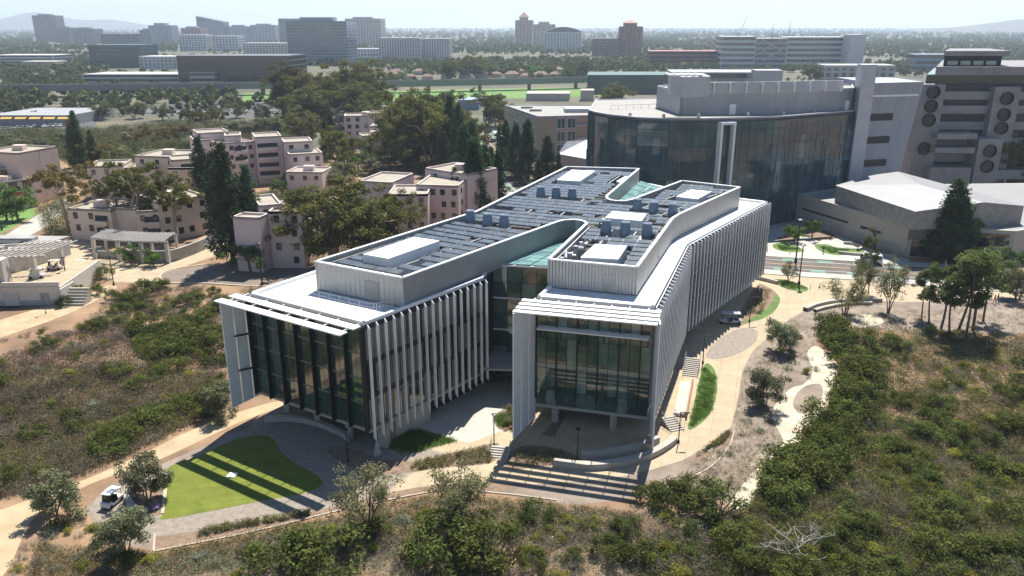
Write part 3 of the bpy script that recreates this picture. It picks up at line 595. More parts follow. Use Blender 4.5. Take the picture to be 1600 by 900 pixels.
# ------------------------------------------------------------------ glass hospital tower
M_tglass = [mat('tower_glass_%s' % k, c, 0.05, 0, var=0.35, scale=0.15, ior=1.6, spec=0.5, detail=3) for k, c in (('deep', (0.046, 0.082, 0.092)), ('green', (0.052, 0.096, 0.104)), ('grey', (0.060, 0.100, 0.114)), ('pale', (0.16, 0.22, 0.235)))]
M_tpanel = add_lines(mat('blue_grey_panel', (0.30, 0.32, 0.36), 0.5, 0.2, var=0.06, scale=0.3), 3.0, 1.5, 0.85, 0.05, 0.0)
M_tpan2 = mat('light_grey_panel', (0.44, 0.45, 0.47), 0.55, 0.15, var=0.06)
M_paleroof = mat('pale_gravel_roof', (0.33, 0.315, 0.29), 0.9, var=0.08, scale=0.2)
def glass_tower():
    B = thing('glass_tower', 'dark curved glass hospital tower with white portal frame behind the finned building', 'building', (60, 205, 0))
    F = [(20.8,221),(22.2,215),(25,209.5),(31.5,202.5),(39,200),(51,200.3),(66,203.5),(94.5,220.5)]; ZT = 28.3
    foot = F + [(97,232),(60,262),(26,252)]
    mb = MB(); mb.prism(foot, 0, ZT - 0.3); part('body', mb, M_dark, B)
    mb = MB(); mb.add([(x, y, ZT - 0.2) for x, y in foot], [tuple(range(len(foot)))]); part('roof', mb, M_paleroof, B)
    mb = MB(); parapet(mb, foot, ZT - 0.8, ZT, 0.5); part('parapet', mb, M_tpan2, B)
    r2 = random.Random(3)
    for i in range(len(F) - 1):
        a, b = F[i], F[i + 1]; L = seg(a, b)[3]; n = max(2, round(L / 2.1)); w = L / n
        for k in range(n):
            z = 0.2
            while z < ZT - 1.2:
                h = r2.choice((4.2, 4.2, 8.4, 6.3)); h = min(h, ZT - 0.85 - z)
                m = M_tglass[r2.choices((0, 1, 2, 3), (5, 4, 3, 0.45))[0]]
                piece('curtain_pane', m, a, b, k * w + 0.05, z, w - 0.1, h - 0.1, 0.1, B, r2.uniform(0, 0.05)); z += h
            for _q in range(2):
                z0 = r2.uniform(1, 20); piece('glass_fin', M_tglass[3], a, b, k * w - 0.03 + _q * w / 2, z0, 0.09, r2.uniform(3, 8), 0.3, B)
    for i in range(len(F) - 1):
        for z in np.arange(4.3, ZT - 2, 4.2): piece('floor_line', M_frame, F[i], F[i + 1], 0.02, z, seg(F[i], F[i + 1])[3] - 0.04, 0.12, 0.17, B)
    # white portal frame standing proud of the glass
    a, b = (51.0, 200.3), (56.5, 201.5); p, d, n, L, ang = seg(a, b); q = p + n * 0.0
    for u in (0.0, 3.4): piece('portal_leg', M_white, a, b, u, 0, 0.55, 27.4, 2.2, B)
    piece('portal_lintel', M_white, a, b, 0.55, 26.8, 2.85, 0.6, 2.2, B); piece('portal_glass', M_tglass[0], a, b, 0.56, 0.2, 2.83, 26.5, 0.3, B)
    # plant storey
    z = ZT - 0.2; pl = [P(1061,180,z), P(1200,179.5,z), P(1330,172.5,z)]
    pl = [pl[0], pl[1], pl[2], (98, 236), (56, 246), P(1025,168,z)]
    mb = MB(); mb.prism(pl, z + 0.02, z + 5.6, mt=1); part('plant_storey', mb, [M_tpanel, M_paleroof], B)
    mb = MB(); parapet(mb, pl, z + 5.61, z + 6.0, 0.4); part('plant_coping', mb, M_tpan2, B)
    l = [P(1048,150,33.9), P(1067,152.5,33.9), P(1108,151,33.9)]; q = [l[0], l[1], l[2], (l[2][0] + 1, l[2][1] + 12), (l[0][0] + 1, l[0][1] + 10)]
    mb = MB(); mb.prism(q, 33.9, 38.6); part('lift_house', mb, M_tpan2, B)
    for i in range(5): mb = MB(); mb.box(q[1][0] - 3 + i * 1.7, q[1][0] - 2 + i * 1.7, q[1][1] + 2, q[1][1] + 9, 38.6, 39.0); part('roof_louvre', mb, M_roofw, B)
    l0, l1 = P(1112,148,33.9), P(1326,144,33.9)
    mb = MB(); mb.wall((l0[0], l0[1] + 3), (l1[0], l1[1] + 4), 0.4, 33.9, 36.6); part('roof_screen', mb, M_tpan2, B)
    for t in np.linspace(0.03, 0.97, 9): 
        x, y = l0[0] + (l1[0] - l0[0]) * t, l0[1] + 3 + (l1[1] - l0[1]) * t; mb = MB(); mb.box(x - .15, x + .15, y - .6, y - .25, 33.9, 36.6); part('screen_post', mb, M_finl, B)
    piece('white_door', M_white, pl[0], pl[1], 13, z + 0.1, 1.6, 2.6, 0.08, B); piece('white_door', M_white, pl[1], pl[2], 26, z + 0.1, 1.4, 2.5, 0.08, B)
    # stair slab and panelled end block
    mb = MB(); mb.prism([(92.6,217.5),(97.0,219.2),(97.6,224),(93.2,223)], 0, 40.2); part('stair_slab', mb, M_tpan2, B)
    e0, e1 = P(1354,160,30), P(1423,160,30); e0 = (97.2, 221.0); e1 = (113.5, 226.0)
    mb = MB(); vs = [(e0[0], e0[1], 0), (108.5, 224.2, 0), (108.5, 240, 0), (e0[0], 240, 0), (e0[0], e0[1], 35.3), (e1[0], e1[1], 35.3), (e1[0], 246, 35.3), (e0[0], 246, 35.3)]
    mb.add(vs, [(0, 1, 5, 4), (1, 2, 6, 5), (2, 3, 7, 6), (3, 0, 4, 7), (4, 5, 6, 7)]); part('panel_block', mb, M_tpanel, B)
    for zz in (12.6, 19.0, 25.2): piece('slot_window', M_frame, e0, (110.5, 225.0), 0.6, zz, 7.5, 1.9, 0.15, B)
    piece('white_line', M_white, e0, (112.4, 225.6), 0.3, 31.6, 15.4, 0.5, 0.12, B)
    for x, y in [(30,206),(38,203),(47,204),(60,206),(70,209),(80,215)]: 
        mb = MB(); mb.lathe([(0.4, 0), (0.4, 0.7), (0.25, 0.9)], 8, c=(x, y, ZT - 0.2)); part('roof_vent', mb, M_steel, B)
    mb = MB(); 
    for i in range(12): mb.tube([(27 + i * 2.2, 222 + i * 0.8, ZT - .2), (27 + i * 2.2, 222 + i * .8, ZT + 1.0)], 0.06, 4)
    mb.tube([(27, 222, ZT + .98), (51.2, 230.8, ZT + .98)], 0.06, 4); part('roof_rail', mb, M_steel, B)
glass_tower()

# ------------------------------------------------------------------ low auditorium with pale folded roof
M_audwall = mat('beige_stone_wall', (0.40, 0.37, 0.32), 0.85, var=0.08, scale=0.4)
M_audroof = mat('pale_standing_seam', (0.25, 0.25, 0.255), 0.5, 0.2, var=0.05, scale=0.3)
def auditorium():
    B = thing('auditorium', 'low beige auditorium with pale folded metal roof beside the glass tower', 'building', (110, 190, 0))
    z1, z2 = 7.4, 11.5
    low = [P(1248,303,z1), P(1421,352,z1), P(1588,361,z1), (150, 188), (150, 225), (100, 222), (72, 215)]
    mb = MB(); mb.prism(low, 0, z1); part('wall', mb, M_audwall, B)
    ins = [P(1262,306,z1), P(1421,349.5,z1), P(1586,359,z1), (149, 189), (149, 224), (100, 221)]
    mb = MB(); mb.add([(x, y, z1 + .03) for x, y in ins], [tuple(range(6))]); part('lower_roof', mb, M_audroof, B)
    up = [P(1307,290,z2), P(1430,330.5,z2), P(1535,316,z2 + 1.6), P(1600,322,z2), P(1400,267.5,z2 + 1.5), P(1372,272,z2 + 1.2)]
    zs = [z2, z2, z2 + 1.6, z2, z2 + 1.5, z2 + 1.2]; n = len(up)
    mid = (sum(p[0] for p in up) / n, sum(p[1] for p in up) / n, z2 + 2.2)
    mb = MB(); vs = [(x, y, z1) for x, y in up] + [(x, y, z) for (x, y), z in zip(up, zs)]
    mb.add(vs, [(i, (i + 1) % n, n + (i + 1) % n, n + i) for i in range(n)]); part('clerestory_wall', mb, mat('grey_concrete_band', (0.27, 0.26, 0.245), 0.8, var=0.2, scale=0.6), B)
    for i in range(n):
        j = (i + 1) % n; e = 1.015
        f = lambda p, z: (mid[0] + (p[0] - mid[0]) * e, mid[1] + (p[1] - mid[1]) * e, z + 0.05)
        mb = MB(); mb.add([f(up[i], zs[i]), f(up[j], zs[j]), mid], [(0, 1, 2)]); part('roof_plane', mb, M_audroof, B)
    a, b = low[0], low[1]; L = seg(a, b)[3]
    piece('base_band', M_concd, a, b, 0, 0, L, 2.2, 0.12, B); piece('shadow_strip', M_dark, a, b, 2, 3.6, L * .45, 0.5, 0.05, B)  # no slot is cut: a dark strip on the wall paints its shadow
    piece('slot_window', M_glassb, a, b, L * .62, 3.4, 7, 0.7, 0.08, B)
    a, b = low[1], low[2]; L = seg(a, b)[3]; piece('dark_glazing', M_glassb, a, b, 1, 0.3, L - 2, 6.2, 0.15, B)
    piece('corner_panel', mat('brown_panel', (0.16, 0.145, 0.13), 0.7), low[1], low[2], 0.05, 4.2, 6, 3.0, 0.2, B)
auditorium()

# ------------------------------------------------------------------ concrete block with round windows
M_brut = mat('weathered_concrete', (0.25, 0.245, 0.25), 0.85, var=0.15, scale=0.25)
def round_window(B, a, b, u, z, r):
    p, d, n, L, ang = seg(a, b); q = p + d * u + n * 0.02
    mb = MB(); k = 20
    ring = [(math.cos(2 * math.pi * i / k), math.sin(2 * math.pi * i / k)) for i in range(k)]
    vs = [(c_ * rr, y, s_ * rr) for rr, y in ((r * 1.1, 0), (r * 1.1, -.7), (r, -.7), (r, -.05)) for c_, s_ in ring]
    mb.add(vs, [(j * k + i, (j + 1) * k + i, (j + 1) * k + (i + 1) % k, j * k + (i + 1) % k) for j in range(3) for i in range(k)])
    w = link('round_window', mb.mesh('round_window', M_frame), B, (q[0], q[1], z), ang)
    mb = MB(); mb.add([(c_ * r, -.08, s_ * r) for c_, s_ in ring], [tuple(range(k))]); c = link('pane', mb.mesh('pane', M_black)); c.parent = w
def concrete_block():
    B = thing('concrete_hospital_block', 'brutalist grey concrete block with round porthole windows beside the glass tower', 'building', (150, 250, 0))
    y0 = 250.0
    def X(px, py): return (px - 800) / FPX * (y0 * _c + (CAM_H - ztop(py, y0)) * _s)
    H1 = ztop(132, y0)
    mb = MB(); mb.prism([(124, y0), (205, y0), (225, y0 + 45), (148, y0 + 45)], 0, H1); part('floors', mb, M_dark, B)
    mb = MB(); mb.prism([(128, y0 - 1), (206, y0 - 1), (228, y0 + 46), (154, y0 + 46)], ztop(117, y0), ztop(104, y0)); part('roof_slab', mb, M_brut, B)
    mb = MB(); mb.prism([(127, y0 + 2), (204, y0 + 2), (222, y0 + 43), (150, y0 + 43)], H1, ztop(117, y0) - 0.01); part('top_glazing', mb, M_glassb, B)
    xa = X(1488, 80); xb = X(1580, 80)
    mb = MB(); mb.prism([(xa, y0 + 4), (xb, y0 + 4), (xb + 9, y0 + 30), (xa + 16, y0 + 30)], ztop(104, y0) + .01, ztop(88, y0)); part('penthouse', mb, M_dark, B)
    mb = MB(); mb.prism([(xa - 1, y0 + 2.6), (xb + 1.4, y0 + 2.6), (xb + 11, y0 + 31), (xa + 15.5, y0 + 31)], ztop(88, y0) + .01, ztop(80, y0)); part('penthouse_roof', mb, M_brut, B)
    for i in range(4): mb = MB(); x = xa + 1.2 + i * (xb - xa - 2) / 4; mb.box(x, x + (xb - xa) / 4 - 1.4, y0 + 3.7, y0 + 3.95, ztop(104, y0) + .3, ztop(96, y0)); part('pale_blind', mb, mat('pale_blinds', (0.55, 0.52, 0.46), .8), B)
    for row in (150, 172, 197, 222, 247):                       # spandrels between the window bands
        z = ztop(row, y0); mb = MB(); mb.box(125, 204.5, y0 - 0.8, y0 - .01, z - 1.0, z + 1.4); part('spandrel', mb, M_brut, B)
    def pier(px0, px1, row_top, row_bot, rows, yy):
        xa, xb = (px0 - 800) / FPX * 253, (px1 - 800) / FPX * 253; zt = ztop(row_top, yy)
        mb = MB(); mb.box(xa, xb, yy, yy + 7, 0, zt); part('pier', mb, M_brut, B)
        for r_ in rows: round_window(B, (xa, yy), (xb, yy), (xb - xa) / 2, ztop(r_, yy), 1.75)
    pier(1408, 1443, 132, 250, (144, 166, 188, 232), y0 - 3)
    pier(1517, 1556, 136, 300, (154, 179, 200), y0 - 3)
    pier(1496, 1532, 217, 300, (236, 260), y0 - 7)
    xa = X(1440, 240); xb = X(1502, 240); mb = MB(); mb.box(xa, xb, y0 - 7, y0 - 1.2, 0, ztop(262, y0 - 7)); part('podium', mb, M_brut, B)
    for row in (213, 235): 
        z = ztop(row, y0 - 7); mb = MB(); mb.box(xa + .5, xb, y0 - 7, y0 - 1.2, z - .9, z + .8); part('balcony', mb, M_brut, B)
    xa = X(1530, 290); mb = MB(); mb.box(xa, 200, y0 - 6, y0 - 1, ztop(280, y0 - 6), ztop(266, y0 - 6)); part('entrance_slab', mb, M_brut, B)
    for x in (xa + 4, xa + 14, xa + 24): mb = MB(); mb.box(x, x + .9, y0 - 5.6, y0 - 4.7, 0, ztop(280, y0 - 6) - .01); part('column', mb, M_brut, B)
concrete_block()

# ------------------------------------------------------------------ tan three-storey block with grid windows
def tan_block():
    zt = 16.0
    B = thing('office_block', 'tan three-storey block with large square windows behind the conifers', 'building', (15, 270, 0))
    M_tan = mat('tan_render', (0.36, 0.30, 0.23), 0.85, var=0.06); fr = P(841,183,zt); fr2 = P(920,181,zt); bl = P(788,165,zt)
    q = [fr, fr2, (fr2[0] + 9, fr2[1] + 40), bl]
    mb = MB(); mb.prism(q, 0, zt); part('walls', mb, M_tan, B)
    mb = MB(); parapet(mb, q, zt - .2, zt + .35, .4); part('parapet', mb, M_tpan2, B)
    mb = MB(); mb.add([(x, y, zt + .03) for x, y in q], [(0, 1, 2, 3)]); part('roof', mb, M_paleroof, B)
    a, b = q[0], q[1]; L = seg(a, b)[3]
    for r in range(3):
        for i in range(2): window(a, b, L * .36 + i * 4.3, 1.0 + r * 5.1, 3.8, 4.3, B, M_tpan2, M_tglass[1])
        piece('balcony_rail', M_tpan2, a, b, L * .72, 2 + r * 5.1, L * .26, 0.5, 1.2, B)
    a, b = q[3], q[0]; L = seg(a, b)[3]
    for r in range(3):
        for i in range(5): window(a, b, 2 + i * (L - 3) / 5, 1.0 + r * 5.1, (L - 3) / 5 * .72, 4.2, B, M_tpan2, M_tglass[0])
    for t, w in ((.25, 3.5), (.5, 3.5)):
        x, y = q[3][0] * (1 - t) + q[0][0] * t + 4, q[3][1] * (1 - t) + q[0][1] * t; mb = MB(); mb.box(x, x + 5, y - 2, y + 2, zt + .05, zt + .9); part('roof_hatch', mb, M_concd, B)
    mb = MB(); x, y = (q[0][0] + q[2][0]) / 2, (q[0][1] + q[2][1]) / 2; mb.box(x - 3, x + 8, y - 6, y + 5, zt + .05, zt + 1.6); part('rooftop_unit', mb, M_tpan2, B)
tan_block()
def gable_shed():
    B = thing('lecture_hall', 'low white-roofed wedge hall tucked between tan block and glass tower', 'building', (12, 235, 0))
    a, b, c_, d = P(872,232,7), P(918,262,2), P(918,218,9), P(885,217,10)
    mb = MB(); vs = [(*a, 0), (*b, 0), (*c_, 0), (*d, 0), (*a, 5), (*b, 5), (*c_, 9), (*d, 9)]
    mb.add(vs, [(0, 1, 5, 4), (1, 2, 6, 5), (2, 3, 7, 6), (3, 0, 4, 7)]); part('walls', mb, M_tpanel, B)
    mb = MB(); mb.add([(*a, 5.05), (*b, 5.05), (*c_, 9.05), (*d, 9.05)], [(0, 1, 2, 3)]); part('roof', mb, M_roofw, B)
gable_shed()

# ------------------------------------------------------------------ stucco apartment blocks
M_stucco = [mat('stucco_%s' % k, c, 0.9, var=0.07, scale=0.3) for k, c in (('beige', (0.68, 0.555, 0.45)), ('pink', (0.66, 0.55, 0.515)), ('salmon', (0.68, 0.51, 0.43)))]
M_aroof = mat('tan_flat_roof', (0.34, 0.30, 0.24), 0.9, var=0.12, scale=0.3)
M_cope = mat('pale_coping', (0.48, 0.42, 0.35), 0.85)
def apartment(label, masses, mi, wins, balc=(), rail=None, name='apartment_block'):
    """masses: (front-left px, front-right px, roof height, depth); wins: (mass, wall 0 front/1 right, cols, rows)"""
    boxes = []
    for (l, r_, z, dep) in masses:
        a, b = np.array(P(*l, z)), np.array(P(*r_, z)); _, d, n, L, _ = seg(a, b); boxes.append(([tuple(a), tuple(b), tuple(b - n * dep), tuple(a - n * dep)], z))
    B = thing(name, label, 'building', (*boxes[0][0][0], 0), 'stucco apartment blocks')
    for q, z in boxes:
        mb = MB(); mb.prism(q, 0, z, top=False); w = part('wall', mb, M_stucco[mi], B)
        mb = MB(); mb.add([(x, y, z - 0.45) for x, y in q], [(0, 1, 2, 3)]); part('roof', mb, M_aroof, B)
        mb = MB(); parapet(mb, q, z - 0.6, z + 0.02, 0.35); part('parapet', mb, M_cope if mi != 1 else M_stucco[1], B)
        if seg(q[0], q[1])[3] > 11 and z > 6:
            x, y = np.mean(np.array(q), 0); mb = MB(); mb.box(x - 1.6, x + 1.6, y - 1.2, y + 1.2, z - .45, z + 1.1); part('roof_hatch', mb, M_stucco[mi], B)
    for (k, side, cols, rows, w, h) in wins:
        q, z = boxes[k]; a, b = q[side], q[side + 1]; L = seg(a, b)[3]
        for r_ in range(rows):
            for c_ in range(cols):
                if cols * rows > 3 and (r_ * 3 + c_ * 5 + k) % 6 == 4: continue
                window(a, b, (c_ + .5) / cols * L - w / 2 + ((r_ + c_) % 2) * .3, z - 2.5 - r_ * 3.0, w, h, B)
    for (k, u, zz, w) in balc:
        q, z = boxes[k]; a, b = q[0], q[1]; L = seg(a, b)[3]
        piece('balcony_shade', M_dark, a, b, u * L, z - zz, w, 2.1, 0.05, B); o = piece('balcony', M_stucco[mi] if rail is None else rail, a, b, u * L - .1, z - zz - .25, w + .2, 1.0, 0.9, B)  # flat dark plate paints the shade of a recess behind each balcony
        piece('balcony_rail', M_steel, a, b, u * L - .1, z - zz + .76, w + .2, .12, 0.95, B)
S = 1.2
apartment('beige stucco apartments behind tall eucalyptus on the terrace above retaining wall',
  [((105,325),(172,328),7.8,10), ((172,324),(215,326),8.0,11), ((212,330),(248,328),7.9,9), ((246,316),(322,305),9.8,12)], 0,
  [(0,0,3,2,1.1,1.5),(2,0,2,2,1.0,1.4),(3,0,4,3,1.2,1.5),(3,1,2,3,1.2,1.5)], [(0,.62,3.6,3.4),(0,.62,6.6,3.4),(2,.3,3.6,3.4),(2,.3,6.6,3.4)])
apartment('stepped beige apartments behind the terrace block with many roof levels',
  [((135,260),(192,258),10.5,12), ((192,262),(240,262),9.5,12), ((210,243),(276,245),12.5,14), ((262,262),(326,262),11,14), ((268,250),(312,247),13,10)], 0,
  [(0,0,3,2,1.1,1.4),(2,0,3,1,1.2,1.4),(3,0,3,2,1.2,1.4),(3,1,2,3,1.1,1.4)], [(4,.3,3.5,4)])
apartment('tall mauve apartments with stacked balconies behind dark conifers',
  [((303,219),(336,217),15,12), ((338,224),(380,221),14.5,14), ((382,222),(398,220),14,10), ((310,208),(358,205),17,11), ((350,212),(376,211),16.5,9)], 1,
  [(1,0,3,3,1.2,1.4),(2,0,1,3,1.2,1.3),(0,0,2,3,1.1,1.3)], [(1,.64,3.6,3.8),(1,.64,6.8,3.8)])
apartment('mauve apartments with long horizontal gallery floors and curved parapet',
  [((398,214),(440,212),15.5,12), ((443,222),(488,220),14,11), ((452,241),(504,238),11,11), ((446,268),(503,269),7.5,10)], 1,
  [(1,0,2,1,1.4,1.4),(2,0,3,2,1.2,1.4),(3,0,3,1,1.2,1.3)], [(0,.06,4.3,6.4),(0,.06,7.5,6.4),(0,.06,10.7,6.4),(0,.06,13.5,6.4)])
apartment('mauve four-storey apartments half hidden by the big eucalyptus beside turning circle',
  [((405,321),(440,318),13.3,12), ((418,330),(470,330),12.6,11), ((404,340),(420,333),12.0,6)], 1,
  [(0,0,2,4,1.1,1.5),(1,0,2,4,1.1,1.5)])
apartment('broad mauve apartments with stepped flat roofs beside dark conifers and solar roof',
  [((560,282),(612,285),12.5,14), ((606,303),(668,303),11.5,12), ((650,288),(716,290),12.5,14), ((664,262),(730,272),14,12)], 1,
  [(1,0,3,3,1.1,1.5),(2,0,4,4,1.1,1.4),(2,1,2,4,1.1,1.4),(3,0,2,1,1.0,1.4)])
apartment('cream apartments standing alone among eucalyptus before the sports field',
  [((537,181),(604,180),12.5,12), ((575,177),(606,176),13.6,10), ((578,197),(624,197),10.5,10), ((566,212),(610,210),8.2,9)], 1,
  [(0,0,5,3,1.6,1.6),(2,0,3,2,1.4,1.4),(2,1,2,3,1.3,1.4),(3,0,2,1,1.2,1.3)])
apartment('salmon apartments with red trim and stepped terraces beside the campus lawn',
  [((-30,236),(28,239),15.5,14), ((32,238),(62,236),15.0,12), ((62,243),(90,238),13.5,10), ((-10,262),(36,256),11.5,8), ((-20,288),(52,278),8.4,8)], 2,
  [(1,0,2,3,1.2,1.7),(1,1,2,3,1.2,1.6),(4,0,3,1,2.2,1.9),(3,0,2,1,2.0,1.6)], [(3,.3,3.6,4),(4,.35,3.9,4)], mat('red_terrace_rail', (0.42, 0.10, 0.07), .7))
# ------------------------------------------------------------------ student centre with pergola frames, left edge
M_cream = mat('cream_render', (0.56, 0.51, 0.45), 0.85, var=0.06)
def student_centre():
    B = thing('student_centre', 'cream terrace building with white pergola beams and pillars above a dirt trail', 'building', (-100, 145, 0))
    y0 = 141.5; z = 3.6
    mb = MB(); mb.prism([(-125, y0 - 2), (-84.5, y0), (-86.0, y0 + 18), (-125, y0 + 18)], 0, z); part('terrace_block', mb, M_cream, B)
    mb = MB(); mb.prism([(-125, y0 - 1.9), (-84.8, y0 + .1), (-86.3, y0 + 17.9), (-125, y0 + 17.9)], z, z + .05); part('terrace_floor', mb, M_path, B)
    a, b = (-125, y0 - 2), (-84.5, y0); L = seg(a, b)[3]
    piece('base_band', M_tpanel, a, b, L - 16, 0, 16, 1.0, .1, B)
    for u, w, h, m in ((L - 15, 1.6, 2.3, M_concd), (L - 10.5, 2.6, 2.3, M_tpan2), (L - 4, 1.6, 2.4, M_tpanel)): piece('door', m, a, b, u, 0.02, w, h, .14, B)
    piece('glazing', M_tglass[1], a, b, L - 24.5, 0.4, 7.4, 2.6, .1, B); piece('pillar', M_cream, a, b, L - 17, 0, 1.3, 6.0, .8, B)
    mb = MB(); mb.wall((-125, y0 - 1.9), (-84.8, y0 + .1), .4, z, z + .9, 0, -.2); part('parapet', mb, M_cream, B)
    for x, y, w, h in ((-100.5, y0 + 1.4, .9, 4.4), (-96.0, y0 + 1.5, 2.2, 5.0), (-91.8, y0 + 5, .9, 4.6), (-91.5, y0 + 14, .8, 5.2), (-105, y0 + 2, 1, 4.4)):
        mb = MB(); mb.box(x - w / 2, x + w / 2, y - w / 2, y + w / 2, z, z + h); part('pillar', mb, M_cream, B)
    mb = MB(); mb.prism([(-127, y0 + 9), (-98, y0 + 9), (-94, y0 + 22), (-127, y0 + 24)], z, z + 3.6); part('hall', mb, M_cream, B)
    mb = MB(); mb.prism([(-127, y0 + 8.5), (-98, y0 + 8.5), (-93.7, y0 + 22.3), (-127, y0 + 24.3)], z + 3.62, z + 4.0); part('hall_roof', mb, M_paleroof, B)
    for k in range(3): mb = MB(); mb.box(-122 + k * .5, -101 + k, y0 + 10.5 + k * 3.6, y0 + 12.6 + k * 3.6, z + 4.0, z + 4.7); part('roof_monitor', mb, (M_concd, M_dark, M_concd)[k], B)
    for k in range(3): mb = MB(); mb.wall((-106 + k * 1.5, y0 + 2 + k * 5), (-89, y0 + 4.5 + k * 5), .35, z + 4.4, z + 4.9); part('pergola_beam', mb, M_cream, B)
    for k in range(9): mb = MB(); mb.wall((-99 + k * 1.1, y0 + 2.6), (-97 + k * 1.1, y0 + 15), .16, z + 4.92, z + 5.1); part('pergola_slat', mb, M_cream, B)
    for i in range(6): mb = MB(); mb.box(-84.3, -80.4, y0 - .6 + i * .5, y0 - .1 + i * .5, 0, .45 + i * .45); part('step', mb, M_conc, B)
    mb = MB(); mb.wall((-84.2, y0 - .8), (-84.2, y0 + 4), .3, 0, 3.4); part('stair_wall', mb, M_cream, B)
student_centre()
tag(link('ramp_wall', (lambda mb: (mb.wall(P(92,436), P(153,434), .5, 0, 1.1), mb.mesh('ramp_wall', M_tpan2))[1])(MB())), 'low grey planter wall on the pale plaza beside a round clipped bush', 'wall')
def pergola():
    p0, p1 = P(150,406), P(263,410)
    B = thing('pergola', 'weathered white timber pergola over the grey retaining wall', 'pergola', (*p0, 0)); M_tim = mat('weathered_white_timber', (0.42, 0.40, 0.37), 0.85, var=0.2, scale=2)
    xs = [(150,404),(188,409),(224,411),(264,411)]
    for px in xs:
        x, y = P(*px); mb = MB(); mb.box(x - .35, x + .35, y - .35, y + .35, 0, 4.6); part('post', mb, M_cream, B)
        mb = MB(); mb.box(x - .25, x + .25, y + 5, y + 5.5, 0, 4.9); part('post', mb, M_cream, B)
    q = [P(*px) for px in xs]
    for i in range(3):
        mb = MB(); mb.wall((q[i][0] - .4, q[i][1]), (q[i + 1][0] + .4, q[i + 1][1]), .3, 4.62, 5.0); part('beam', mb, M_tim, B)
        mb = MB(); mb.wall((q[i][0] - .4, q[i][1] + 5.2), (q[i + 1][0] + .4, q[i + 1][1] + 5.2), .3, 4.92, 5.3); part('beam', mb, M_tim, B)
        for k in range(9):
            t = (k + .3) / 9; x = q[i][0] + (q[i + 1][0] - q[i][0]) * t; y = q[i][1] + (q[i + 1][1] - q[i][1]) * t
            mb = MB(); vs = [(x - .09, y - .8, 5.02), (x + .09, y - .8, 5.02), (x + .09, y + 6, 5.34), (x - .09, y + 6, 5.34)]; vs += [(a, b, c_ + .2) for a, b, c_ in vs]
            mb.add(vs, [(4, 5, 6, 7), (0, 1, 5, 4), (1, 2, 6, 5), (2, 3, 7, 6), (3, 0, 4, 7), (3, 2, 1, 0)]); part('rafter', mb, M_tim, B)
    mb = MB(); mb.wall((q[0][0], q[0][1] + 1), (q[3][0], q[3][1] + 1), .4, 0, 1.6); part('back_wall', mb, M_concd, B)
pergola()

# ------------------------------------------------------------------ elevated guideway
def viaduct():
    B = thing('viaduct', 'long grey elevated concrete guideway crossing between campus and city', 'viaduct', (0, 600, 0)); M_via = mat('viaduct_concrete', (0.25, 0.235, 0.225), .9, var=.1)
    line = smooth_line([(-620, 560), (-420, 590), (-235, 615), (-100, 640), (60, 690), (180, 760)], 8); l = [tuple(q) for q in line]
    mb = MB(); ribbon(mb, l, 9, 8.0, 0, 4.6); part('deck', mb, M_via, B)
    for s in (-1, 1):
        a = np.array(l); d = np.gradient(a, axis=0); d /= np.linalg.norm(d, axis=1)[:, None]; n = np.stack([d[:, 1], -d[:, 0]], 1)
        mb = MB(); ribbon(mb, [tuple(q) for q in a + n * s * 4.3], .4, 9.2, 0, 8.0); part('parapet', mb, M_via, B)
    cum = np.concatenate([[0], np.cumsum(np.linalg.norm(np.diff(np.array(l), axis=0), axis=1))])
    for t in np.arange(15, cum[-1], 42):
        x, y = np.interp(t, cum, np.array(l)[:, 0]), np.interp(t, cum, np.array(l)[:, 1]); mb = MB(); mb.box(x - 1.4, x + 1.4, y - 1.2, y + 1.2, 0, 4.6); part('pier', mb, M_via, B)
viaduct()
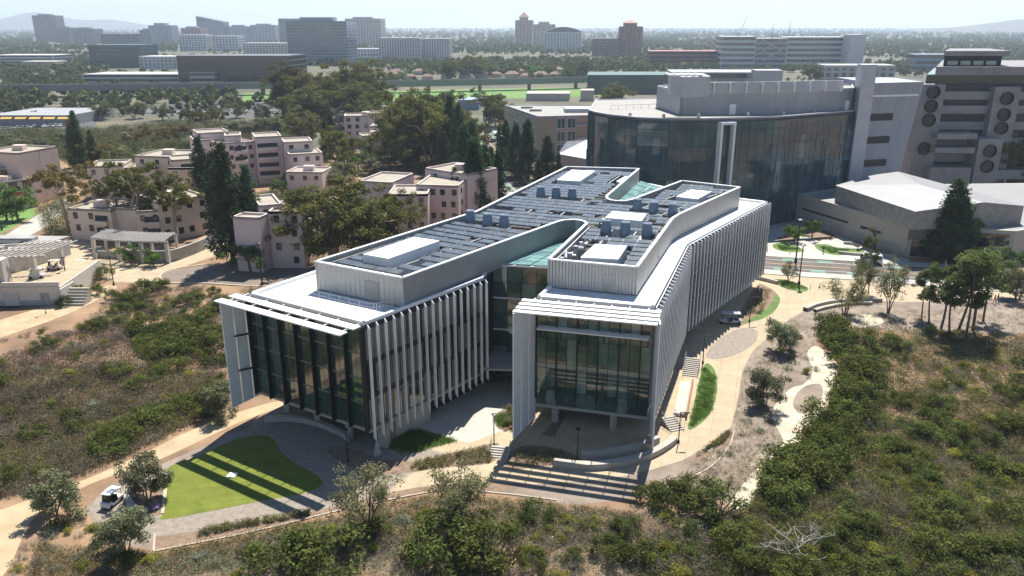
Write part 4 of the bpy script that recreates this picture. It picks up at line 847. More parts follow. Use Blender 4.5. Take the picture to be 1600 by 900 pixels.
# ------------------------------------------------------------------ the city behind: each building a thing with floors of windows
CM = {k: mat('city_' + k, c, .7, var=.06, scale=.05) for k, c in dict(white=(.62,.61,.58), grey=(.30,.30,.31), brown=(.20,.165,.145), pink=(.42,.27,.23), slate=(.13,.14,.155), teal=(.07,.14,.14), blue=(.24,.31,.38), cream=(.52,.46,.37), red=(.28,.11,.085), conc=(.44,.43,.41)).items()}
CG = {k: mat('city_glass_' + k, c, .12, var=.3, scale=.05, ior=1.8) for k, c in dict(dark=(.02,.026,.03), blue=(.085,.125,.165), teal=(.03,.07,.075)).items()}
def city(label, px0, px1, top, base, dep, wall, style='bands', rows=6, cols=8, glass='dark', name='office_building', roof=None, turn=0.0, cat='building', group='city buildings'):
    y = P(800, base)[1]; z = ztop(top, y); depth = y * _c + (CAM_H - z / 2) * _s
    xa, xb = (px0 - 800) / FPX * depth, (px1 - 800) / FPX * depth; t = turn * (xb - xa)
    q = [(xa, y), (xb, y + t), (xb + dep * .1, y + dep + t), (xa + dep * .1, y + dep)]
    B = thing(name, label, cat, (xa, y, 0), group)
    if style == 'crown': mb = MB(); mb.prism(q, 0, z * .9); mb.prism([(xa * .75 + xb * .25, y + 2), (xa * .25 + xb * .75, y + 2 + t), (xa * .25 + xb * .75, y + dep * .7 + t), (xa * .75 + xb * .25, y + dep * .7)], z * .9 + .01, z)
    elif style == 'slant':
        mb = MB(); vs = [(a, b, 0) for a, b in q] + [(q[0][0], q[0][1], z), (q[1][0], q[1][1], z * .78), (q[2][0], q[2][1], z * .78), (q[3][0], q[3][1], z)]
        mb.add(vs, [(0, 1, 5, 4), (1, 2, 6, 5), (2, 3, 7, 6), (3, 0, 4, 7), (4, 5, 6, 7)])
    else: mb = MB(); mb.prism(q, 0, z)
    part('walls', mb, CM[wall], B); zt = z * (.9 if style == 'crown' else .76 if style == 'slant' else 1.0)
    for a, b in ((q[0], q[1]), (q[3], q[0]) if px0 > 800 else (q[1], q[2])):
        L = seg(a, b)[3]; fh = zt / rows
        if style in ('bands', 'slant', 'garage'):
            for r in range(rows): piece('window_band' if style != 'garage' else 'parking_level', CG[glass] if style != 'garage' else M_dark, a, b, L * .02, fh * (r + .35), L * .96, fh * (.5 if style != 'garage' else .42), .25, B)
        elif style == 'grid' or style == 'crown':
            for c_ in range(cols): 
                piece('window_column', CG[glass], a, b, L * (c_ + .25) / cols, fh * .5, L / cols * .5, zt - fh, .15, B)
            for r in range(1, rows): piece('floor_band', CM[wall], a, b, 0, fh * r - fh * .18, L, fh * .36, .4, B)
        elif style == 'glass':
            piece('curtain_wall', CG[glass], a, b, L * .01, .3, L * .98, zt - 1, .25, B)
            for r in range(1, rows): piece('floor_band', CM[wall], a, b, L * .01, fh * r, L * .98, fh * .16, .5, B)
    if roof: mb = MB(); mb.box(xa + (xb - xa) * .2, xa + (xb - xa) * .75, y + dep * .2, y + dep * .7, z, z + roof); part('roof_plant', mb, CM['grey'], B)
    return B
C = [
 ('tall brown curved tower at far skyline', 53,88,24,66,45,'brown','grid',14,7,'dark'), ('lower brown tower joined beside the tall brown tower', 86,109,43,67,40,'brown','grid',8,5,'dark'),
 ('square brown tower by itself on the skyline', 113,148,45,68,45,'brown','grid',9,7,'dark'), ('long dark slate office block below the skyline towers', 158,206,53,76,40,'slate','bands',5,8,'dark'),
 ('grey tower with rounded shoulders on skyline', 233,268,36,70,40,'grey','crown',12,8,'blue'), ('small slate tower against the rounded grey tower', 219,236,47,70,30,'slate','grid',7,4,'dark'),
 ('dark blue tower with slanted top on skyline', 308,350,25,66,40,'slate','slant',12,8,'blue'), ('orange and cream mid-rise below slanted blue tower', 284,314,44,74,40,'pink','grid',8,6,'dark'),
 ('pale blue-white apartment slab below the slanted tower', 280,322,54,80,35,'white','grid',7,9,'blue'), ('pale slab of flats with dark window columns', 332,372,56,80,35,'white','grid',6,8,'blue'),
 ('distant bluish paired towers beyond white flats', 356,388,41,66,45,'blue','grid',8,6,'blue'), ('distant grey paired towers beside the bluish pair', 392,430,39,66,45,'grey','grid',9,7,'blue'),
 ('white hotel with square windows beside the big glass office', 380,449,67,86,30,'white','grid',5,14,'dark'), ('slim teal glass tower behind big glass office', 436,470,29,72,35,'teal','glass',12,4,'teal'),
 ('broad beige tower block behind big glass office', 540,595,29,72,50,'cream','grid',12,12,'blue'), ('dark glass low campus office with white roof', 278,451,87,137,45,'slate','glass',6,10,'dark'),
 ('grey concrete annex below the dark glass office', 297,335,113,138,20,'conc','bands',3,4,'dark'), ('teal glass office with stepped floors', 140,218,70,106,45,'teal','bands',6,8,'teal'),
 ('white columned office between teal and dark glass offices', 218,276,88,108,30,'white','grid',4,9,'blue'), ('white and red parking structure at far left', -10,84,86,104,40,'white','garage',4,8,'dark'),
 ('low white flats with red ground floor before parking structure', 33,86,96,108,25,'cream','grid',3,10,'dark'), ('long white parking deck full of cars below green trees', 128,288,116,135,40,'conc','garage',3,8,'dark'),
 ('white curved low-rise beside the residence slab', 545,592,76,95,25,'white','grid',3,10,'blue'),
 ('white residence slab with blue-grey window columns', 592,656,59,95,25,'white','grid',11,16,'blue'), ('second white residence slab joined by dark stair', 658,702,60,94,25,'white','grid',10,11,'blue'),
 ('rose tower with pointed crown on skyline', 805,832,27,70,40,'pink','crown',14,5,'dark'), ('beige tower beside the rose crowned tower', 833,867,34,72,40,'cream','crown',12,6,'dark'),
 ('white hotel with arched slate roof', 850,908,50,80,35,'white','grid',9,12,'blue'), ('brown hotel wing with pale piers', 925,975,60,88,40,'brown','grid',6,12,'dark'),
 ('red-brown tower with gabled top', 967,1004,36,88,40,'red','crown',14,6,'dark'), ('long red brick parking structure before the white hospital', 1014,1128,80,106,50,'red','garage',4,10,'dark'),
 ('white hospital wing with banded floors and antenna', 1127,1180,57,108,50,'white','bands',6,6,'dark'), ('white hospital centre with cross-braced bay', 1180,1228,60,108,45,'conc','bands',6,6,'dark'),
 ('long white hospital wing with horizontal sunshades', 1228,1328,58,108,50,'white','bands',6,8,'dark'), ('plain white stair tower at the hospital end', 1326,1350,54,110,40,'white','none',4,4,'dark'),
 ('two-storey grey office behind the panelled end block', 1288,1398,102,132,30,'conc','grid',3,9,'dark'), ('low blue-grey pavilion before the wooded hills', 1430,1488,85,112,30,'blue','bands',3,6,'dark'),
 ('flat curved teal glass clinic with grey roof', 918,1050,117,147,45,'teal','glass',3,12,'teal'), ('grey clinic wing with brick panels and long roof', 1048,1222,113,141,45,'grey','bands',2,10,'dark'),
 ('plain beige block behind the grey clinic wing', 1180,1222,110,145,20,'conc','none',3,3,'dark'), ('low cream pavilion beside the sports field', 822,890,146,158,20,'cream','none',2,5,'dark'),
 ('small cream box pavilion beside the tan block', 907,928,141,158,14,'cream','none',2,3,'dark'), ('low dark roofed market hall with yellow awnings', -20,110,180,196,40,'grey','none',2,8,'dark'),
 ('low teal-roofed aquatic building below the sports field', 716,748,156,172,20,'blue','none',2,4,'dark'), ('small white lab block behind round eucalyptus', 978,998,131,146,16,'conc','none',2,3,'dark'),
]
for k in C: city(*k, roof=(4 if k[4] < 80 and k[7] == 'grid' else None))
big = city('big curved blue glass office with horizontal bands above dark campus office', 449,545,33,101,45,'blue','glass',14,10,'blue', roof=5, turn=-.15)
def awnings():
    hall = next(o for o in SC.objects if o.get('label', '').startswith('low dark roofed market'))
    y = P(800, 196)[1]
    for i in range(5):
        x = hall.location.x + 8 + i * 7.5; mb = MB(); mb.add([(x, y - .1, 4.6), (x + 6, y - .1, 4.6), (x + 6, y - 2.2, 3.6), (x, y - 2.2, 3.6)], [(3, 2, 1, 0)]); link('awning', mb.mesh('awning', mat('yellow_awning', (.62, .40, .08), .8)), hall)
awnings()
def arch_roof():
    hall = next(o for o in SC.objects if o.get('label', '') == 'white hotel with arched slate roof'); w = next(c for c in hall.children if c.name.startswith('walls'))
    v = np.array([q.co[:] for q in w.data.vertices]); x0, x1, y0, z = v[:, 0].min(), v[:, 0].max(), v[:, 1].min(), v[:, 2].max(); n = 12
    pr = [(x0 + (x1 - x0) * i / n, z + math.sin(math.pi * i / n) * 10) for i in range(n + 1)]; mb = MB()
    mb.add([(x, y0, h) for x, h in pr] + [(x, y0 + 34, h) for x, h in pr], [(i, i + 1, n + 2 + i, n + 1 + i) for i in range(n)] + [tuple(range(n + 1))[::-1]]); link('arched_roof', mb.mesh('arched_roof', CM['slate']), hall)
arch_roof()
def gabled_top(lbl, h, m):
    hall = next(o for o in SC.objects if o.get('label', '') == lbl); w = next(c for c in hall.children if c.name.startswith('walls'))
    v = np.array([q.co[:] for q in w.data.vertices]); z = v[:, 2].max(); t = v[v[:, 2] > z - .1]; x0, x1, y0, y1 = t[:, 0].min() - 3, t[:, 0].max() + 3, t[:, 1].min() - 2, t[:, 1].max() + 2
    mb = MB(); xm, ym = (x0 + x1) / 2, (y0 + y1) / 2; mb.add([(x0, y0, z), (x1, y0, z), (x1, y1, z), (x0, y1, z), (xm, ym, z + h)], [(0, 1, 4), (1, 2, 4), (2, 3, 4), (3, 0, 4), (3, 2, 1, 0)]); link('hipped_roof', mb.mesh('hipped_roof', CM[m]), hall)
gabled_top('red-brown tower with gabled top', 6, 'red'); gabled_top('rose tower with pointed crown on skyline', 14, 'red')
# braces and masts of the white hospital
hosp = next(o for o in SC.objects if o.get('label', '').startswith('white hospital centre')); yh = P(800, 108)[1]
def hx(px, z): return (px - 800) / FPX * (yh * _c + (CAM_H - z) * _s)
for p0, p1, z0, z1 in ((1191,1219,10,22),(1219,1191,10,22),(1191,1219,22,34),(1219,1191,22,34)):
    mb = MB(); mb.tube([(hx(p0, z0), yh - .9, z0), (hx(p1, z1), yh - .9, z1)], .55, 6); link('cross_brace', mb.mesh('cross_brace', CM['white']), hosp)
for px, rows in ((1164,(56,22)),(1211,(57,38)),(1238,(48,30))):
    mb = MB(); zb, zt = ztop(rows[0], yh + 10), ztop(rows[1], yh + 10); x = hx(px, zb); dx = 6 if px == 1164 else 0
    mb.tube([(x - dx, yh + 10, zb - 3), (x, yh + 10, (zb + zt) / 2), (x + dx * .6, yh + 10, zt)], [.5, .3, .12], 6); tag(link('antenna_mast', mb.mesh('antenna_mast', CM['grey'])), {1164: 'slender leaning crane boom above the white hospital wing', 1211: 'thin upright mast above the cross-braced hospital bay', 1238: 'thin mast standing on the long hospital wing roof'}[px], 'mast')
# terracotta-roofed houses beyond the field
M_terr = mat('terracotta_tiles', (.22, .135, .10), .85, var=.15, scale=.3)
def houses():
    hs = []; mb = MB(); mb.box(-7, 7, -5, 5, 0, 5); w = mb.mesh('walls', CM['cream'])
    mb = MB(); mb.add([(-7.6, -5.6, 5.02), (7.6, -5.6, 5.02), (7.6, 5.6, 5.02), (-7.6, 5.6, 5.02), (-3, 0, 8), (3, 0, 8)], [(0, 1, 5, 4), (1, 2, 5), (2, 3, 4, 5), (3, 0, 4), (3, 2, 1, 0)]); r = mb.mesh('roof', M_terr)
    proto = None
    for px, py in [(612,124),(640,125),(668,125),(698,124),(728,124),(752,122),(775,121),(800,123),(822,124),(845,124),(868,122),(890,123),(810,116),(840,115),(870,115),(620,118),(655,117),(690,116)]:
        x, y = P(px, py)
        if proto is None:
            proto = thing('row_house', 'cream row house with terracotta hipped roof beyond the sports field', 'house', (0, 0, 0), 'terracotta row houses'); link('walls', w, proto); link('roof', r, proto); o = proto; o.location = (x, y, 0); o.rotation_euler.z = .2
        else: copy_tree(proto, (x, y, 0), random.uniform(-.3, .4), random.uniform(.7, 1.0))
houses()
def hills():
    for nm, x0, x1, y, prof in (('hills', -9500, -2800, 9500, 210), ('hills', 3000, 6500, 6500, 135)):
        n = 60; xs = np.linspace(x0, x1, n); h = prof * np.clip(np.sin(np.linspace(0, math.pi, n)), 0, 1) * (.6 + .25 * np.sin(xs * .0021) + .15 * np.sin(xs * .0067)); v = []; f = []
        for j, (dy, k) in enumerate(((-900, -.02), (-400, .55), (0, 1), (500, .6), (1000, -.02))): v += [(x, y + dy, max(a * k, -1 if k < 0 else 0)) for x, a in zip(xs, h)]
        for j in range(4): f += [(j * n + i, j * n + i + 1, (j + 1) * n + i + 1, (j + 1) * n + i) for i in range(n - 1)]
        mb = MB(); mb.add(v, f); o = link(nm, mb.mesh(nm, M_plain, True)); o['kind'] = 'structure'
hills()
# ------------------------------------------------------------------ vegetation: leaves are small faces gathered in clumps on real limbs
def leaf_faces(c, nrm, size, asp=0.55):
    n = len(c); r = rng.normal(size=(n, 3)); a = np.cross(nrm, r); a /= np.linalg.norm(a, axis=1)[:, None] + 1e-9; b = np.cross(nrm, a); b /= np.linalg.norm(b, axis=1)[:, None] + 1e-9
    s = (size * rng.uniform(.6, 1.35, n))[:, None]; a = a * s; b = b * s * asp
    v = np.stack([c - a, c + b * .9 - a * .1, c + a, c - b * .9 - a * .1], 1).reshape(-1, 3); f = np.arange(4 * n).reshape(n, 4); return v, f
def clump_leaves(cl, rad, n_each, size, squash=.8, shell=.4, asp=.55):
    C_, N_ = [], []
    for (c, r, n) in zip(cl, rad, n_each):
        d = rng.normal(size=(n, 3)); d /= np.linalg.norm(d, axis=1)[:, None]; u = rng.uniform(0, 1, n) ** shell
        C_.append(np.asarray(c) + d * (u * r)[:, None] * np.array([1, 1, squash])); q = d * .7 + rng.normal(size=(n, 3)) * .6 + np.array([0, 0, .35]); N_.append(q / np.linalg.norm(q, axis=1)[:, None])
    return leaf_faces(np.vstack(C_), np.vstack(N_), size, asp)
def limb(mb, p0, p1, r0, r1, bend=.15, n=4):
    p0, p1 = np.array(p0, float), np.array(p1, float); L = np.linalg.norm(p1 - p0); o = rng.normal(size=3) * bend * L; o[2] *= .4
    pts = [p0 + (p1 - p0) * t + o * math.sin(math.pi * t) for t in np.linspace(0, 1, n + 1)]; mb.tube(pts, list(np.linspace(r0, r1, n + 1)), 6); return pts
def tree_mesh(kind, k):
    mb = MB(); cl, rad, cnt = [], [], []
    if kind in ('euc', 'euco'):
        H = 14.0; top = np.array([rng.normal(0, .5), rng.normal(0, .5), H * .62]); limb(mb, (0, 0, -.3), top, .34, .2, .05, 6)
        for i in range(9):
            an = i * 2.4 + rng.uniform(-.4, .4); b = np.array([0, 0, 0]) * 0 + top * rng.uniform(.6, 1.0); e = b + np.array([math.cos(an) * rng.uniform(1.6, 4.0), math.sin(an) * rng.uniform(1.6, 4.0), rng.uniform(1.5, 5.0)])
            e[2] = min(e[2], H - 1); limb(mb, b, e, .15, .05, .12)
            for q in range(5): cl.append(e + rng.normal(size=3) * (1.25, 1.25, .75)); r = rng.uniform(.6, 1.3); rad.append(r); cnt.append(int(130 * r * r))
        return mb, cl, rad, cnt, .24, .62, M_barkp, H
    if kind == 'eucbig':
        H = 15.0
        for s in range(3):
            top = np.array([rng.normal(0, 2.2), rng.normal(0, 1.8), H * .6]); limb(mb, (s * .5 - .5, 0, -.3), top, .38, .2, .06, 6)
            for i in range(9):
                an = rng.uniform(0, 6.28); b = top * rng.uniform(.45, 1.0); e = b + np.array([math.cos(an) * rng.uniform(1.5, 4.6), math.sin(an) * rng.uniform(1.5, 4.6), rng.uniform(-1.5, 5.5)]); e[2] = np.clip(e[2], 2.0, H - 1); limb(mb, b, e, .14, .04, .12)
                for q in range(5): cl.append(e + rng.normal(size=3) * (1.3, 1.3, .9)); r = rng.uniform(.7, 1.5); rad.append(r); cnt.append(int(80 * r * r))
        return mb, cl, rad, cnt, .25, .75, M_barkp, H
    if kind == 'pine':
        H = 16.0; limb(mb, (0, 0, -.3), (0, 0, H * .96), .32, .05, .01, 6)
        for z in np.arange(1.6, H, .62):
            R_ = 2.9 * (1 - z / H) ** .8 * (0.75 + .25 * math.sin(z * 1.7 + k)) + .25; n = 6 if R_ > 1 else 4
            for i in range(n):
                an = i * 6.28 / n + rng.uniform(-.4, .4); q = R_ * rng.uniform(.45, 1.0); e = (math.cos(an) * q, math.sin(an) * q, z + rng.uniform(-.3, .5)); cl.append(e); r = rng.uniform(.5, .92) * (1.0 if z < H - 2 else .65); rad.append(r); cnt.append(int(95 * r))
                if i % 2 == 0: limb(mb, (0, 0, z - .3), e, .05, .02, .03, 2)
        return mb, cl, rad, cnt, .2, 1.25, M_bark, H
    if kind == 'torrey':
        H = 13.0; top = np.array([rng.normal(0, .5), rng.normal(0, .4), H * .9]); pts = limb(mb, (0, 0, -.3), top, .2, .07, .02, 6)
        for i in range(11):
            t = rng.uniform(.42, 1.0); b = top * t; an = rng.uniform(0, 6.28); ln = rng.uniform(.8, 2.4) * (1.25 - t * .6); e = b + np.array([math.cos(an) * ln, math.sin(an) * ln, rng.uniform(.1, 1.0)]); limb(mb, b, e, .06, .03, .05, 2)
            for q in range(3): cl.append(e + rng.normal(size=3) * (.55, .55, .35)); r = rng.uniform(.55, 1.05); rad.append(r); cnt.append(int(150 * r * r))
        return mb, cl, rad, cnt, .2, .7, M_bark, H
    if kind in ('oak', 'wisp'):
        H = 6.0; w = kind == 'wisp'
        for s in range(4 if w else 3):
            an = s * 2.0 + rng.uniform(-.4, .4); m = np.array([math.cos(an) * .6, math.sin(an) * .6, 1.6 if w else 1.5]); limb(mb, (math.cos(an) * .08, math.sin(an) * .08, -.3), m, .12, .08, .06, 3)
            for i in range(5):
                a2 = an + rng.uniform(-1.1, 1.1); e = m + np.array([math.cos(a2) * rng.uniform(.5, 1.9), math.sin(a2) * rng.uniform(.5, 1.9), rng.uniform(.8 if w else -.5, 3.6)]); e[2] = min(e[2], H - .5); limb(mb, m, e, .06, .02, .1, 3)
                for q in range(4): cl.append(e + rng.normal(size=3) * (.5, .5, .4)); r = rng.uniform(.5, .95); rad.append(r); cnt.append(int((85 if w else 200) * r * r + 8))
        return mb, cl, rad, cnt, .12 if w else .15, .8, M_bark, H
    if kind == 'bright':
        H = 7.0; limb(mb, (0, 0, -.3), (.2, .1, 2.4), .2, .14, .04, 3)
        for i in range(10):
            an = i * 2.4; e = np.array([math.cos(an) * rng.uniform(.5, 2.3), math.sin(an) * rng.uniform(.5, 2.3), rng.uniform(2.4, 6.2)]); limb(mb, (.2, .1, 2.2), e, .08, .03, .1, 2)
            for q in range(4): cl.append(e + rng.normal(size=3) * (.6, .6, .5)); r = rng.uniform(.5, 1.0); rad.append(r); cnt.append(int(130 * r * r))
        return mb, cl, rad, cnt, .19, .8, M_bark, H
def shrub_mesh(kind, k):
    mb = MB(); cl, rad, cnt = [], [], []; n = {'dark': 16, 'yel': 11, 'grey': 13, 'sage': 10}[kind]
    for i in range(n):
        an = rng.uniform(0, 6.28); q = 1.45 * math.sqrt(rng.uniform(0, 1)); z = (1.7 if kind == 'dark' else 1.15) * (1 - (q / 1.75) ** 2) * rng.uniform(.55, 1.1) + .15
        e = np.array([math.cos(an) * q, math.sin(an) * q, z]); limb(mb, (e[0] * .15, e[1] * .15, -.3), e, .05, .015, .12, 2); cl.append(e); r = rng.uniform(.35, .75); rad.append(r); cnt.append(int({'dark': 330, 'yel': 260, 'grey': 120, 'sage': 170}[kind] * r * r + 8))
        if kind == 'grey':
            for t in range(7):
                d = rng.normal(size=3) * (.55, .55, .35) + np.array([0, 0, .4]); mb.tube([e, e + d], [.022, .008], 3, cap=False)
    return mb, cl, rad, cnt
PROTO = {}
def make_proto(kind, k, leaf, name, shrub=False):
    if shrub: mb, cl, rad, cnt = shrub_mesh(kind, k); size, sq, bark, H = {'dark': .095, 'yel': .1, 'grey': .085, 'sage': .085}[kind], .8, M_twig, 2.0
    else: mb, cl, rad, cnt, size, sq, bark, H = tree_mesh(kind, k)
    v, f = clump_leaves(cl, rad, cnt, size, sq, .45, .22 if kind == 'grey' else .55); tm = mb.mesh('stems' if shrub else 'trunk', bark, True); cm = np_mesh('crown', v, f, [LEAF[leaf]]); PROTO.setdefault(name, []).append((tm, cm, H))
for k in range(4): make_proto('euc', k, 'euc', 'euc')
for k in range(2): make_proto('euco', k, 'euco', 'euco')
for k in range(3): make_proto('eucbig', k, 'euc', 'eucbig')
for k in range(4): make_proto('pine', k, 'pine', 'pine')
for k in range(4): make_proto('torrey', k, 'torrey', 'torrey')
for k in range(3): make_proto('oak', k, 'oak', 'oak')
for k in range(3): make_proto('wisp', k, 'wisp', 'wisp')
for k in range(3): make_proto('bright', k, 'bright', 'bright')
for kd in ('dark', 'yel', 'grey', 'sage'):
    for k in range(4): make_proto(kd, k, 'sh_' + kd, 'sh_' + kd, True)
TN = {'euc': 'eucalyptus_tree', 'euco': 'eucalyptus_tree', 'eucbig': 'eucalyptus_tree', 'pine': 'conifer_tree', 'torrey': 'pine_tree', 'oak': 'oak_tree', 'wisp': 'young_tree', 'bright': 'broadleaf_tree'}
cnt_k = {}
def plant(kind, x, y, z, h, label, group, name=None, cat='tree', wide=1.0):
    i = cnt_k[kind] = cnt_k.get(kind, -1) + 1; tm, cm, H = PROTO[kind][i % len(PROTO[kind])]; s = h / H
    o = bpy.data.objects.new(name or TN[kind], None); COL.objects.link(o); o.location = (x, y, z); o.rotation_euler = (0, 0, random.uniform(0, 6.28)); o.scale = (s * wide, s * wide, s); tag(o, label, cat, group)
    for nm, me in (('trunk' if cat == 'tree' else 'stems', tm), ('crown', cm)):
        c = bpy.data.objects.new(nm, me); COL.objects.link(c); c.parent = o
    return o
def tree(kind, px, base, top, label, group, wide=1.0):
    x, y, z = G(px, base); plant(kind, x, y, z, max(2.5, ztop(top, y) - z), label, group, wide=wide)
GE = 'eucalyptus trees round the apartments'
for px, b, t, lab in [(108,362,252,'rusty-leaved tall eucalyptus at the left end of the beige terrace apartments'),(192,370,262,'leaning eucalyptus with spreading crown before the beige terrace apartments'),(224,372,248,'tallest eucalyptus before the middle of the beige terrace apartments'),(282,377,268,'slender eucalyptus near the right end of beige terrace apartments')]:
    tree('euco' if px == 108 else 'euc', px, b, t, lab, GE, 1.05)
for px, b, t, w in [(478,408,300,1.1),(525,415,276,1.25),(575,408,286,1.2),(617,398,305,1.0)]: tree('eucbig', px, b, t, 'big dark eucalyptus massed behind the solar roof beside mauve apartments', 'big eucalyptus behind the solar roof', w)
GP = 'dark conifers between the apartments'
for px, b, t in [(322,330,216),(345,372,240),(365,412,229),(396,404,264)]: tree('pine', px, b, t, 'dark green conifer between beige and mauve apartments', GP, 1.25)
for px, b, t, w in [(712,350,264,1.25),(742,348,220,1.5),(758,338,228,1.3),(779,334,238,1.3),(726,300,195,1.5),(748,306,226,1.4),(768,322,232,1.2)]: tree('pine', px, b, t, 'dark pointed conifer beside the broad mauve apartments and road', 'dark conifers along the road', w)
for px, b, t, w in [(790,262,190,1.5),(806,276,194,1.5),(824,282,190,1.5),(855,290,214,1.7),(872,289,240,1.2),(840,292,250,1.3),(780,252,200,1.0)]: tree('pine', px, b, t, 'dark conifer in the row before the tan block', 'conifers before the tan block', w)
for px, b, t, w in [(705,262,152,1.3),(718,270,165,1.2)]: tree('pine', px, b, t, 'very tall dark conifer among eucalyptus left of the road', 'very tall conifers by the road', w)
for px, b, t in [(640,245,168),(660,236,152),(690,226,143),(676,255,180),(730,240,180)]: tree('eucbig', px, b, t, 'tall eucalyptus in the grove beside the cream apartments', 'eucalyptus grove by the cream apartments', 1.1)
for px, b, t, w in [(520,246,178,1.2),(510,252,190,1.2),(540,262,200,1.2),(475,232,168,1.2)]: tree('pine' if px < 530 and px > 480 else 'eucbig', px, b, t, 'dense dark tree behind the mauve gallery apartments', 'dense trees behind the gallery apartments', w)
for px, b, t, w in [(452,186,108,1.2),(478,184,100,1.3),(508,190,104,1.3),(545,184,94,1.1),(570,182,98,1.1),(585,190,120,1.1),(495,198,130,1.3),(540,200,128,1.4),(575,205,150,1.4),(465,200,140,1.3)]: tree('eucbig', px, b, t, 'big dark eucalyptus in the wood before the glass office', 'eucalyptus wood before the glass office', w)
for px, b, t, k in [(128,268,176,'pine'),(150,272,205,'pine'),(165,268,215,'euco'),(118,262,196,'pine'),(300,212,165,'euc'),(325,216,167,'euc'),(250,240,196,'euco'),(280,232,190,'euco'),(180,272,228,'euc'),(222,238,198,'euco'),(345,205,170,'euc')]: tree(k, px, b, t, {'pine': 'dark conifer on the scrub hill behind salmon apartments', 'euco': 'rusty eucalyptus on the scrub hill behind beige apartments', 'euc': 'yellow-green eucalyptus on the scrub hill by the car park'}[k], 'trees on the scrub hill', 1.2)
for px, b, t, k in [(762,197,146,'eucbig'),(778,200,152,'eucbig'),(742,158,138,'bright'),(965,168,127,'eucbig'),(955,170,140,'eucbig'),(1265,130,97,'eucbig'),(785,215,185,'euco'),(1118,147,124,'euco')]: tree(k, px, b, t, {762: 'round dark tree left of the tan block', 778: 'round dark tree left of the tan block', 742: 'small green tree at the sports field edge', 965: 'round olive tree behind the glass tower roof', 955: 'round olive tree behind the glass tower roof', 1265: 'round olive tree before the long hospital wing', 785: 'small rusty tree where the road meets the tan block', 1118: 'rusty tree beside the grey clinic wing'}[px], 'round trees among campus blocks', 1.2)
tree('pine', 1479, 408, 284, 'big dark conifer before the auditorium corner', None, 2.0); tree('pine', 1468, 408, 318, 'lower dark conifer between the big auditorium conifer and the road van', None, 1.9); tree('pine', 1492, 408, 312, 'lower dark conifer between the big one and the dark glazed auditorium side', None, 1.9); tree('bright', 1486, 402, 330, 'dense dark green tree under the tufted tall tree', None, 1.2)
for px, b, t, k, w in [(1566,296,196,'eucbig',1.1),(1596,300,200,'eucbig',1.1)]: tree(k, px, b, t, 'yellow-green eucalyptus in front of the concrete porthole block', 'eucalyptus before the porthole block', w)
tree('wisp', 1426, 262, 182, 'slender yellow-green tree between panelled block and porthole pier', None, .6)
for px, b, t, k in [(1575,396,352,'pine'),(1595,400,345,'bright'),(1540,394,362,'oak'),(1520,398,370,'bright'),(1560,404,372,'oak'),(1500,412,372,'oak'),(1530,415,372,'bright'),(1555,420,384,'oak'),(1440,400,382,'oak'),(1580,425,385,'bright'),(1452,404,372,'bright')]: tree(k, px, b, t, 'dense green tree along the dark glazed auditorium side', 'trees along the auditorium side')
for px, b, t in [(1452,505,412),(1470,514,398),(1484,524,408),(1496,518,388),(1509,526,402),(1520,516,376),(1536,502,390),(1440,496,424)]: tree('torrey', px, b, t, 'tall thin pine in the clump on the gravel slope beside the road', 'pine clump beside the road', 1.1)
tree('oak', 1590, 468, 405, 'broad green tree at the path end beside the road', None)
for px, b, t, k, lab in [(1320,492,430,'wisp','young airy tree standing beside the curved bench wall'),(1388,488,408,'wisp','grey-green young tree at the end of the bench wall'),(1357,455,354,'torrey','slim young pine beside the white van'),(1345,462,395,'wisp','slight young tree between bench wall and road'),(1240,378,346,'bright','small round tree in mulch circle across the road'),(1268,372,340,'bright','small round tree in mulch bed beside auditorium wall'),(1232,440,408,'wisp','sapling in turf bed at the end of the fin facade'),
   (1220,549,497,'oak','round olive tree on gravel beside the upper curving path'),(1192,635,575,'oak','dark round olive tree beside the lawn strip and curving path'),(575,826,733,'wisp','airy young tree beside the kerb below the left wing'),(716,815,722,'wisp','airy young tree beside the kerb below the entry steps'),
   (90,806,735,'oak','olive tree beside the sandy trail near the parked cart'),(197,866,790,'oak','leaning olive tree below the paver circle'),(232,782,710,'oak','olive tree inside the mulched stone ring by the lawn'),(340,652,595,'oak','olive tree beside the trail near the left wing'),
   (205,414,382,'bright','small green tree before the left half of the pergola'),(240,416,386,'bright','small green tree before the right half of the pergola'),(392,425,370,'bright','bright green tree beside the asphalt turning circle'),(30,345,290,'bright','dense bright green tree below the salmon apartments'),(10,345,295,'bright','bright green tree at the left edge below salmon apartments'),(800,664,632,'wisp','small shrubby tree beside the right wing end screen'),(1362,378,352,'wisp','slim tree before the beige auditorium wall')]: tree(k, px, b, t, lab, None, 1.0 if k == 'oak' else 1.25 if k == 'bright' else .62 if px in (1388, 1345, 1357, 1362) else .95)
GG = 'green garden trees between the apartments'
for px, b, t, k, w in [(560,268,236,'bright',1.4),(585,272,238,'oak',1.4),(610,262,234,'bright',1.4),(535,280,250,'oak',1.5),(640,262,236,'oak',1.4),(655,270,246,'bright',1.2),(690,268,240,'oak',1.4),(512,300,262,'oak',1.4),(440,305,276,'bright',1.3),(455,292,266,'oak',1.4),(60,308,288,'oak',1.2),(420,232,205,'euco',1.4),(575,245,222,'bright',1.2),(700,285,262,'bright',1.2),(900,300,270,'oak',1.2)]: tree(k, px, b, t, {'bright': 'fresh green garden tree between the mauve apartments', 'oak': 'olive green garden tree between the mauve apartments', 'euco': 'rusty tree behind the gallery apartments'}[k], GG, w)
